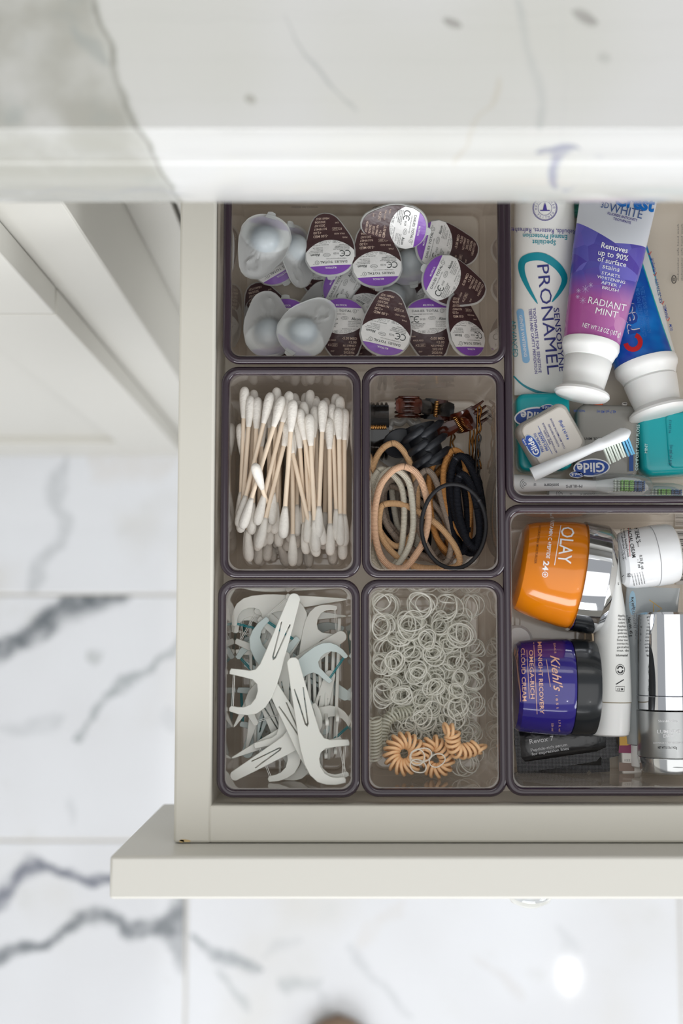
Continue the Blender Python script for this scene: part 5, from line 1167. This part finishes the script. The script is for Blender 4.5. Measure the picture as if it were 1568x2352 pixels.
# the slanted one, bristles facing the front right
A = P(1222, 1090, .8860); B = P(1447, 990, .8935); side = P(1460, 1060, .889) - P(1420, 985, .891)
rf = interp([(0, .0040), (.45, .0030), (.62, .0026), (.75, .0040), (.93, .0048), (.985, .0030), (1, .0012)])
brush('brush_head', A, B, lambda t: (rf(t), rf(t) * .72 if t > .7 else rf(t)), 'white electric brush head lying slanted across the floss boxes', [(.70, .80, .0066, .0122, tuft_w), (.80, .88, .0070, .0118, tuft_w), (.885, .965, .0066, .0125, tuft_b)], upv=-Vector((-side.x, -side.y, .012)).normalized())
rf2 = interp([(0, .0052), (.08, .0050), (.3, .0036), (.62, .0030), (.70, .0040), (.80, .0056), (.92, .0052), (.98, .0030), (1, .0010)])
capm = clear_mat('cap_clear', (244, 246, 246), (226, 228, 228), milk=.10, gloss_rough=.02)
def capped(A, B, label, fnz, toff):
    r, M, o, Lb = brush('brush_head', A, B, lambda t: (rf2(t), rf2(t) * (.62 if t > .68 else .95)), label, [(.735, .775, .0070, .0070, tuft_w), (.78, .875, .0062, .0085, tuft_g), (.88, .955, .0060, .0075, tuft_n)])
    rings = []
    for t, w in ((.60, .0066), (.66, .0070), (.70, .0072), (.90, .0070), (.96, .0062), (1.0, .0046), (1.02, .0026), (1.025, .0006)):
        rings.append([Vector((t * Lb, w * math.cos(2 * PI * k / 20), .003 + w * .98 * math.sin(2 * PI * k / 20))) for k in range(20)])
    vs, fs = loft(rings, (False, True)); from_data('travel_cap', vs, fs, capm, r, smooth=True, sharp=60)
    def top(x, y):
        t = x / Lb; w = rf2(t); return w * .95 * math.sqrt(max(0, 1 - (y / w) ** 2))
    fn = onto(M, top, .00015); L = Letters(True); a, b = toff
    for q in (4, 8, 12): L.ring(1206 + a, 1112 + b, q, 1.1, a0=110, a1=250, n=8)
    L.ring(1205 + a, 1112 + b, 3, 1.2); L.put('W', 1228 + a, 1113 + b, 7, rot=88, width=7, bold=.02); L.put('sonicare', 1266 + a, 1115 + b, 8, rot=181, width=34, bold=.04); L.put('PHILIPS', 1318 + a, 1117 + b, 6.5, rot=181, width=38, bold=.03)
    L.build('lettering', fn, grey_i, o); return r
capped(P(1172, 1110, .8690), P(1488, 1120, .8690), 'white brush head with clear travel cap lying at the front of the toothpaste bin', None, (0, 0))
capped(P(1258, 1135, .8535), P(1572, 1139, .8535), 'white capped brush head tucked lowest against the front wall', None, (83, 23))

# ================================================================ cream bin
def jar_x(name, P0, rz, label, parts, cat='jar', ry=0):
    r, M = place(name, P0, rz, 0, ry, label=label, cat=cat); out = []; tab = []
    for nm, prof, m in parts:
        out.append(lathe_y(nm, prof, 0, m, r, n=56, sharp=32, axis='x')); tab.append(interp(sorted([p for p in prof])))
    f0 = tab[0]
    def top(x, y): R_ = f0(x); return math.sqrt(max(1e-8, R_ * R_ - y * y))
    return r, M, out, top
amber_g = mat('orange_jar', (212, 120, 3), .14, coat=.5); chrome = mat('chrome_lid', (214, 216, 220), .05, metal=1)
z = .8775
r, M, o, top = jar_x('cream_jar', P(1322, 1323, z), -10, 'orange glass cream jar with chrome lid lying on its side', [
    ('jar_body', [(-.0330, .0150), (-.0328, .0205), (-.0312, .0238), (-.0280, .0252), (-.0180, .0276), (-.0060, .0293), (-.0012, .0296), (0, .0290)], amber_g),
    ('lid', [(0.0, .0284), (.0002, .0306), (.0125, .0306), (.0132, .0303), (.0165, .0278), (.0170, .0262), (.0172, .02)], chrome)])
fn = onto(M, top, .0003); c1 = lambda x, y: (1140 + x * .273, 1150 + y * .273)
L = Letters(True); a, b = c1(588, 375); L.put('OLAY', a, b, 32, rot=-96, width=84, bold=.005); L.strip([c1(540, 208), c1(487, 542)], 1.6); a, b = c1(450, 325); L.put('VITAMIN C +PEPTIDE', a, b, 8.5, rot=-97, width=88, bold=.03); a, b = c1(415, 548); L.put('24', a, b, 13, rot=-97, width=22, bold=.05)
a, b = c1(407, 622); L.ring(a, b, 6, 1.4); L.strip([(a - 3.6, b), (a + 3.6, b)], 1.4); L.strip([(a, b - 3.6), (a, b + 3.6)], 1.4); L.build('lettering', fn, white_i, o[0], cut=8)
L = Letters(True); a, b = c1(345, 370); L.put('HYDRATING MOISTURIZER', a, b, 5.5, rot=-97, width=88, bold=.01); L.build('lettering', fn, mat('ink_brown', (120, 66, 20), .4), o[0], cut=8)

blue_g = mat('cobalt_jar', (38, 28, 118), .12, coat=.7, sss=.05); blk_l = mat('black_lid', (30, 33, 36), .22, coat=.2)
z = .8740
r, M, o, top = jar_x('cream_jar', P(1306, 1578, z), -1.5, 'cobalt blue cream jar with black lid lying on its side', [
    ('jar_body', [(-.0305, .0170), (-.0300, .0230), (-.0280, .0248), (-.0220, .0255), (-.0100, .0262), (-.0020, .0265), (.0, .0258)], blue_g),
    ('lid', [(0, .0250), (.0004, .0262), (.0030, .0266), (.0105, .0264), (.0135, .0254), (.0145, .0225), (.0147, .012)], blk_l)])
fn = onto(M, top, .0003); c2 = lambda x, y: (1140 + x * .273, 1430 + y * .273)
L = Letters(True)
for s, x, y, w_, h_ in (('CLOUD CREAM', 228, 438, 122, 9.5), ('OMEGA-RICH', 297, 435, 112, 9.5), ('MIDNIGHT RECOVERY', 372, 465, 166, 9.5)): a, b = c2(x, y); L.put(s, a, b, h_, rot=-88, width=w_, bold=.015)
for p, q in (((180, 210), (203, 665)), ((254, 230), (275, 640)), ((312, 165), (340, 770)), ((418, 310), (452, 540))): L.strip([c2(*p), c2(*q)], 1.2)
a, b = c2(505, 425); L.put("Kiehl's", a, b, 21, rot=-84, width=84, shear=.45, bold=.01); a, b = c2(490, 215); L.put('SINCE', a, b, 4.5, rot=-84, width=24); a, b = c2(508, 665); L.put('1 8 5 1', a, b, 5, rot=-86, width=30); a, b = c2(530, 870); L.put('1.7 fl. oz', a, b, 5, rot=-88, width=26); a, b = c2(470, 880); L.put('50 ml', a, b, 5, rot=-88, width=18)
L.build('lettering', fn, rose_i, o[0], cut=7)

# --- white tube with narrow crimp end to the back
r, M = place('cream_tube', P(1399, 1610, .8655), -1.5, 0, label='white cream tube with plain cap between the jars, crimp end to the back', cat='tube')
wf = interp([(0, .0122), (.027, .0108), (.049, .0078), (.066, .0046), (.089, .0010)]); hf = interp([(0, .0122), (.03, .0130), (.06, .0150), (.089, .0165)])
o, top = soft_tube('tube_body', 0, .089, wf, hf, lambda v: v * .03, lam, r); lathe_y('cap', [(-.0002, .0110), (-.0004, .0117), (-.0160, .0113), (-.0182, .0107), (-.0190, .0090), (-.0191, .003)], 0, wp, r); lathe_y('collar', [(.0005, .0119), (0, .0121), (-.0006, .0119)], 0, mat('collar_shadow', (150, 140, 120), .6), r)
fn = onto(M, top, .0002); L = Letters(True)
for i, (s, w_) in enumerate((('Applique', 22), ('the moist', 21), ('sobre el', 20), ('Appliquer', 24), ('gesprote', 23), ('aanbreng', 24), ('produits', 22), ('Eviter tout', 26), ('contacto', 27), ('gestalte', 27), ('met de', 27))): L.put(s, 1430, 1414 + i * 8, 5.2, rot=0, width=w_, align='c')
L.put('Informatief', 1428, 1505, 5.5, width=27, bold=.02); L.ring(1424, 1538, 10, 1.0, ry=12); L.ring(1424, 1538, 6, 3.0, ry=7.5, a0=10, a1=160, n=10); L.ring(1424, 1538, 6, 3.0, ry=7.5, a0=190, a1=340, n=10)
L.strip([(1414, 1577), (1414, 1587), (1433, 1588), (1434, 1577)], 1, True); L.strip([(1414, 1572), (1432, 1561)], 2.0); L.put('12 M', 1424, 1583, 5.6, width=13, bold=.02)
L.put('So', 1422, 1341, 6); L.put('ue', 1384, 1371, 5); L.put('ion', 1379, 1398, 5); L.build('lettering', fn, black_i, o, cut=8)

# --- small white jar leaning on the tubes
wj = mat('white_jar', (228, 229, 230), .2, coat=.4)
r, M, o, top = jar_x('cream_jar', P(1498, 1277, .8800), 8, 'small white cream jar with black print lying at the back right', [
    ('jar_body', [(-.0185, .0090), (-.0183, .0130), (-.0165, .0152), (-.0120, .0162), (-.0020, .0168), (0, .0166)], wj),
    ('lid', [(0.0002, .0162), (.0004, .0170), (.0085, .0168), (.0118, .0158), (.0132, .0135), (.0136, .008)], wj)])
fn = onto(M, top, .0002); L = Letters(True); 
for s, x, y, w_, h_, t_ in (("KIEHL'S", 1185, 290, 34, 10, -81), ('FACIAL CREAM', 1135, 355, 68, 9, -80), ('Hydrating Rebuilding Formula', 1090, 355, 66, 5, -80), ('For All Skin with Glacial Glycoprotein', 1067, 370, 72, 4.5, -81), ('0.25 fl. oz.', 1222, 520, 34, 6.5, -80), ('- 7 ml', 1198, 530, 20, 6.5, -80), ('SINCE 1851', 1190, 370, 10, 3, -80)):
    a, b = c1(x, y); L.put(s, a, b, h_, rot=t_, width=w_, bold=.02)
for i in range(5): a, b = c1(1150 + i * 22, 665 - i * 4); L.put('paraben creme base', a, b, 3.6, rot=-78, width=28)
a, b = c1(1112, 628); L.ring(a, b, 5, .9, ry=4); L.ring(a, b, 2.5, 1.4, ry=2, a0=20, a1=300, n=8); L.build('lettering', fn, black_i, o[0], cut=7)
L = Letters(True); L.strip([c1(1108, 232), c1(1122, 470)], .9); L.build('red_rule', fn, red_i, o[0], cut=7)

# --- grey gel tube lying under the pump bottle
r, M = place('gel_tube', P(1500, 1349, .8665), 178, 0, label='translucent grey gel tube with a gold letter lying under the silver bottle', cat='tube')
gm = clear_mat('gel_grey', (214, 218, 220), (186, 192, 194), milk=.86, gloss_rough=.12, transl=.2, spec=.9)
wf = interp([(0, .0150), (.07, .0148), (.09, .012)]); hf = interp([(0, .0010), (.01, .0030), (.05, .0075), (.09, .0090)]); o, top = soft_tube('tube_body', 0, .088, wf, hf, lambda v: -.0105 * min(1, v / .03), gm, r); lathe_y('cap', [(.088, .0085), (.0885, .0100), (.100, .0095), (.101, .008)], -.0105, wp, r); fn = onto(M, top, .0002)
L = Letters(True); L.strip([c1(1285, 835), c1(1390, 910), c1(1310, 962)], 1.6); L.strip([c1(1318, 870), c1(1322, 945)], 1.4); L.build('lettering', fn, gold_i, o, cut=7)
L = Letters(True); L.put('(tretinoin) Lotion, 0.05%', 1462, 1455, 9, rot=-82, width=150); L.build('lettering', fn, grey_i, o, cut=7); L = Letters(True); L.put('Rx only', 1454, 1386, 6, rot=-80, width=30, bold=.03); L.put('Net Wt. 45 g', 1447, 1440, 6.5, rot=-82, width=44, bold=.03); L.build('lettering', fn, black_i, o, cut=7)
L = Letters(True); L.disc(1452, 1385, 8, 28); L.build('blue_patch', lambda a, b: fn(a, b) - Vector((0, 0, .0001)), mat('ink_soft_blue', (150, 184, 204), .4), o, cut=7)

# --- flat carton with yellow and wine bands
r, M = place('carton', P(1440, 1680, .8475), 1, label='flat white carton with yellow and wine-red bands under the white tube', cat='box')
cb = box('carton_body', -.0060, .0052, -.0225, .040, 0, .011, mat('carton_white', (222, 218, 212), .45), r); fn = onto(M, flat(.0111))
L = Letters(True); L.poly([(1420, 1560), (1458, 1560), (1457, 1707), (1440, 1712), (1422, 1712)]); L.build('yellow_band', fn, mat('carton_yellow', (206, 160, 62), .45), cb); L = Letters(True); L.poly([(1421, 1712), (1440, 1712), (1458, 1707), (1457, 1730), (1420, 1729)]); L.build('wine_band', fn, mat('carton_wine', (130, 40, 82), .45), cb)
L = Letters(True); L.poly([(1421, 1751), (1456, 1753), (1456, 1771), (1421, 1771)]); L.build('brown_band', fn, mat('carton_brown', (126, 104, 92), .35), cb)
L = Letters(True); L.put('1221', 1442, 1746, 5, width=16); L.build('lettering', fn, grey_i, cb)

# --- silver pump bottle
sil = mat('silver_satin', (176, 178, 178), .28, metal=.85); r, M = place('pump_bottle', P(1536, 1629, .8664), 0, label='silver serum bottle with tall mirror chrome cap at the right', cat='bottle'); Rb = .0178
o1 = lathe_y('bottle_body', [(-.0005, Rb), (-.0250, Rb), (-.0255, Rb - .0002)], 0, sil, r, n=56)
lathe_y('base_sleeve', [(-.0257, Rb - .0002), (-.0262, Rb), (-.0335, Rb - .0012), (-.0345, Rb - .0022), (-.0346, .012)], 0, mat('base_silver', (206, 208, 208), .12, metal=.9), r, n=56)
lathe_y('collar', [(.0002, Rb - .0004), (.0004, Rb), (.0075, Rb), (.0078, Rb - .0003)], 0, chrome, r, n=56); lathe_y('cap', [(.0080, Rb - .0004), (.0083, Rb - .0001), (.0525, Rb - .0008), (.0538, Rb - .0022), (.0540, .012)], 0, chrome, r, n=56)
fn = onto(M, lambda x, y: math.sqrt(max(1e-8, Rb * Rb - x * x)), .0002); L = Letters(True); L.put('SkinMedica', 1534, 1656, 6, width=46, bold=.01); L.put('LUMIVIVE', 1536, 1680, 8, width=54, bold=.02); L.put('DAY', 1534, 1690, 8, width=22, bold=.02); L.put('DAMAGE DEFENSE SERUM', 1536, 1706, 4, width=72); L.build('lettering', fn, white_i, o1, cut=7)
L = Letters(True); L.put('NET WT 0.5 Oz. / 14.2 g', 1532, 1717, 5.6, width=44, bold=.02); L.build('lettering', fn, black_i, o1, cut=7)
lathe_y('press_dimple', [(-.0300, .0001), (-.0302, .003)], 0, sil, r, n=12).location = (0, 0, Rb - .0008)

# --- black sachets
hatch = mat('sachet_hatch', (46, 47, 49), .45, spec=.5); nt, N, L_, mt, mix, rng = shader_nodes(hatch); b = nt.nodes['Principled BSDF']; tc = N('ShaderNodeTexCoord'); sp = N('ShaderNodeSeparateXYZ'); L_(tc.outputs['Object'], sp.inputs[0])
g = mt('MULTIPLY', mt('SINE', mt('MULTIPLY', mt('ADD', sp.outputs[0], sp.outputs[1]), 4600.)), mt('SINE', mt('MULTIPLY', mt('SUBTRACT', sp.outputs[0], sp.outputs[1]), 4600.)))
bp = N('ShaderNodeBump'); bp.inputs['Distance'].default_value = .0003; L_(g, bp.inputs['Height']); L_(bp.outputs[0], b.inputs['Normal']); L_(mix(rng(g, -.6, .6), (44, 44, 46), (150, 151, 154)), b.inputs['Base Color'])
slick = mat('sachet_black', (22, 23, 25), .22, coat=.4, bump=(90, .6, .002))
def sachet(pts, z, inner, label, lines=None):
    c = P(sum(p[0] for p in pts) / len(pts), sum(p[1] for p in pts) / len(pts), z); r, M = place('sachet', c, 0, label=label, cat='sachet', group='black sachets'); inv = M.inverted()
    lo = [inv @ P(x, y, z) for x, y in pts]; vs, fs = loft([[q + Vector((0, 0, dz)) for q in lo] for dz in (-.0004, .0002)]); o = from_data('sealed_edge', vs, fs, hatch, r)
    li = [inv @ P(x, y, z) for x, y in inner]; cen = sum(li, Vector()) / len(li); rings = [[cen + (q - cen) * s + Vector((0, 0, .0002 + .0030 * (1 - s ** 3))) for q in li] for s in (1, .97, .9, .75, .5, .2)]
    vs, fs = loft(rings, (False, True)); p = from_data('pouch', vs, fs, slick, r, smooth=True)
    if lines:
        fn = onto(M, flat(.0031)); L = Letters(True)
        for s, a, b_, h_, w_ in lines: L.put(s, a, b_, h_, rot=9, width=w_, bold=.02)
        L.build('lettering', fn, mat('ink_silver', (206, 206, 208), .4), p)
sachet([(1180, 1700), (1398, 1700), (1400, 1772), (1358, 1775), (1352, 1768), (1346, 1776), (1190, 1776)], .849, [(1200, 1700), (1380, 1700), (1380, 1758), (1200, 1758)], 'black foil sachet lying underneath the printed one')
sachet([(1179, 1672), (1408, 1655), (1421, 1736), (1384, 1744), (1378, 1738), (1370, 1748), (1196, 1777), (1188, 1774)], .8545, [(1190, 1672), (1388, 1658), (1391, 1716), (1370, 1726), (1205, 1750), (1197, 1740)], 'black foil sachet with white print in front of the cobalt jar',
       [('Revox 7', 1243, 1699, 11, 56), ('Peptide-rich serum', 1260, 1716, 7, 84), ('for expression lines', 1263, 1725, 7, 86)])
# --- odds and ends
o = lathe_y('round_cap', [(0, .0075), (.0006, .0085), (.0080, .0085), (.0095, .0070), (.0097, .002)], 0, wp, None, n=32); o.rotation_euler = (PI / 2, 0, 0); o.location = P(1184, 1470, .8475); meta(o, 'round white cap between the orange and the cobalt jar by the left wall', 'cap')
tie('hair_tie', [P(1352 + 9 * math.cos(t), 1468 + 34 * math.sin(t), .866 + .006 * math.cos(t)) for t in [2 * PI * k / 12 for k in range(12)]], mat('tie_thin_beige', (206, 184, 154), .6), .0006, 'thin beige hair tie between the two large jars', None, 'loose bands', 'hair tie', 6)
# printed stickers and marks of the bins
def bin_print(key, zl, fn_):
    cx, cy, wd, ht, e = BINS[key]; L = Letters(True); fn_(L); M = Matrix.Translation(Vector((cx, cy, ZF0))); L.build('printed_mark', onto(M, flat(zl)), black_i, e)
def mk1(L):
    L.ring(865, 479, 9, 1.6, ry=4); L.ring(865, 479, 3.5, 1.6, ry=1.8)
    L.put('MADE IN CHINA', 700, 476, 4, width=60)
bin_print('lens', .0050, mk1)
bin_print('paste', .0040, lambda L: (L.ring(1547, 642, 5, 2.0, ry=9), L.ring(1547, 642, 1.8, 1.4, ry=3.5), [L.put('dishwasher safe hand wash', 1556 + 9 * i, 580, 3.6, rot=90, width=130) for i in range(3)]))
cx, cy, wd, ht, e = BINS['cream']; lab = P(1580, 1280, ZF0); st = box('barcode_label', lab.x - cx - .0085, lab.x - cx + .0085, lab.y - cy - .016, lab.y - cy + .016, .0042, .0044, mat('label_paper', (206, 202, 196), .6), e, bev=0)
L = Letters(True)
for i in range(26):
    if i % 5 != 3: L.strip([(1551, 1222 + i * 4.4), (1600, 1222 + i * 4.4)], (1.2, 2.2, .9)[i % 3])
L.build('barcode', onto(Matrix.Translation(Vector((cx, cy, ZF0))), flat(.0046)), black_i, st)

# --- a tan shoe toe just entering at the foot of the picture
toe = P(776, 2346, .03); r, M = place('shoe', Vector((toe.x, toe.y - .13, 0)), 0, label='tan leather shoe on the floor at the bottom edge', cat='shoe')
rings = []
for v, w, h in ((-.13, .020, .05), (-.12, .030, .062), (-.06, .034, .060), (0, .036, .050), (.05, .044, .040), (.09, .043, .030), (.115, .033, .024), (.126, .018, .019), (.13, .004, .014)):
    rings.append([Vector((w * math.cos(a) * (1 - .12 * max(0, math.sin(a))), v, .008 + (h * max(0, math.sin(a)) ** .8))) for a in [2 * PI * k / 24 for k in range(24)]])
vs, fs = loft(rings); from_data('upper', vs, fs, mat('tan_leather', (136, 112, 92), .5), r, smooth=True, sharp=60)
rings = [[Vector((w * math.cos(2 * PI * k / 24), .13 * math.sin(2 * PI * k / 24), z)) for k in range(24)] for w, z in ((.043, 0), (.045, .004), (.044, .010))]; vs, fs = loft(rings); from_data('sole', vs, fs, mat('sole_brown', (90, 70, 56), .7), r, smooth=True, sharp=40)

# ================================================================ settle: nothing may stick through the walls of its bin
bpy.context.view_layer.update()
def settle(key, prefix, zmin=.8468):
    cx, cy, wd, ht, _ = BINS[key]
    for o in [q for q in D.objects if q.parent is None and q.name.startswith(prefix)]:
        for attempt in range(9):
            lo = [0, 0, 0]; hi = [0, 0, 0]; M = o.matrix_world.copy()
            for c in [o] + list(o.children_recursive):
                if c.type != 'MESH': continue
                rel = M if c is o else M @ (c.matrix_basis if c.parent is o else c.parent.matrix_basis @ c.matrix_basis)
                vs = c.data.vertices; st = max(1, len(vs) // 400)
                for v in list(vs)[::st]:
                    p = rel @ v.co; t = (.9 - p.z) / .0555 * .0036; a = wd / 2 - .0049 - t; b = ht / 2 - .0049 - t
                    hi[0] = max(hi[0], p.x - cx - a); lo[0] = max(lo[0], cx - a - p.x); hi[1] = max(hi[1], p.y - cy - b); lo[1] = max(lo[1], cy - b - p.y); lo[2] = max(lo[2], zmin - p.z)
            if max(lo + hi) < .0003: break
            if (lo[0] > .0005 and hi[0] > .0005) or (lo[1] > .0005 and hi[1] > .0005): M = M @ Matrix.Scale(.93, 4)
            M.translation += Vector((lo[0] - hi[0], lo[1] - hi[1], lo[2])); o.matrix_world = M
settle('pick', 'floss_pick'); settle('swab', 'cotton_swab'); settle('ring', 'elastic_band'); settle('lens', 'contact_lens_pack')
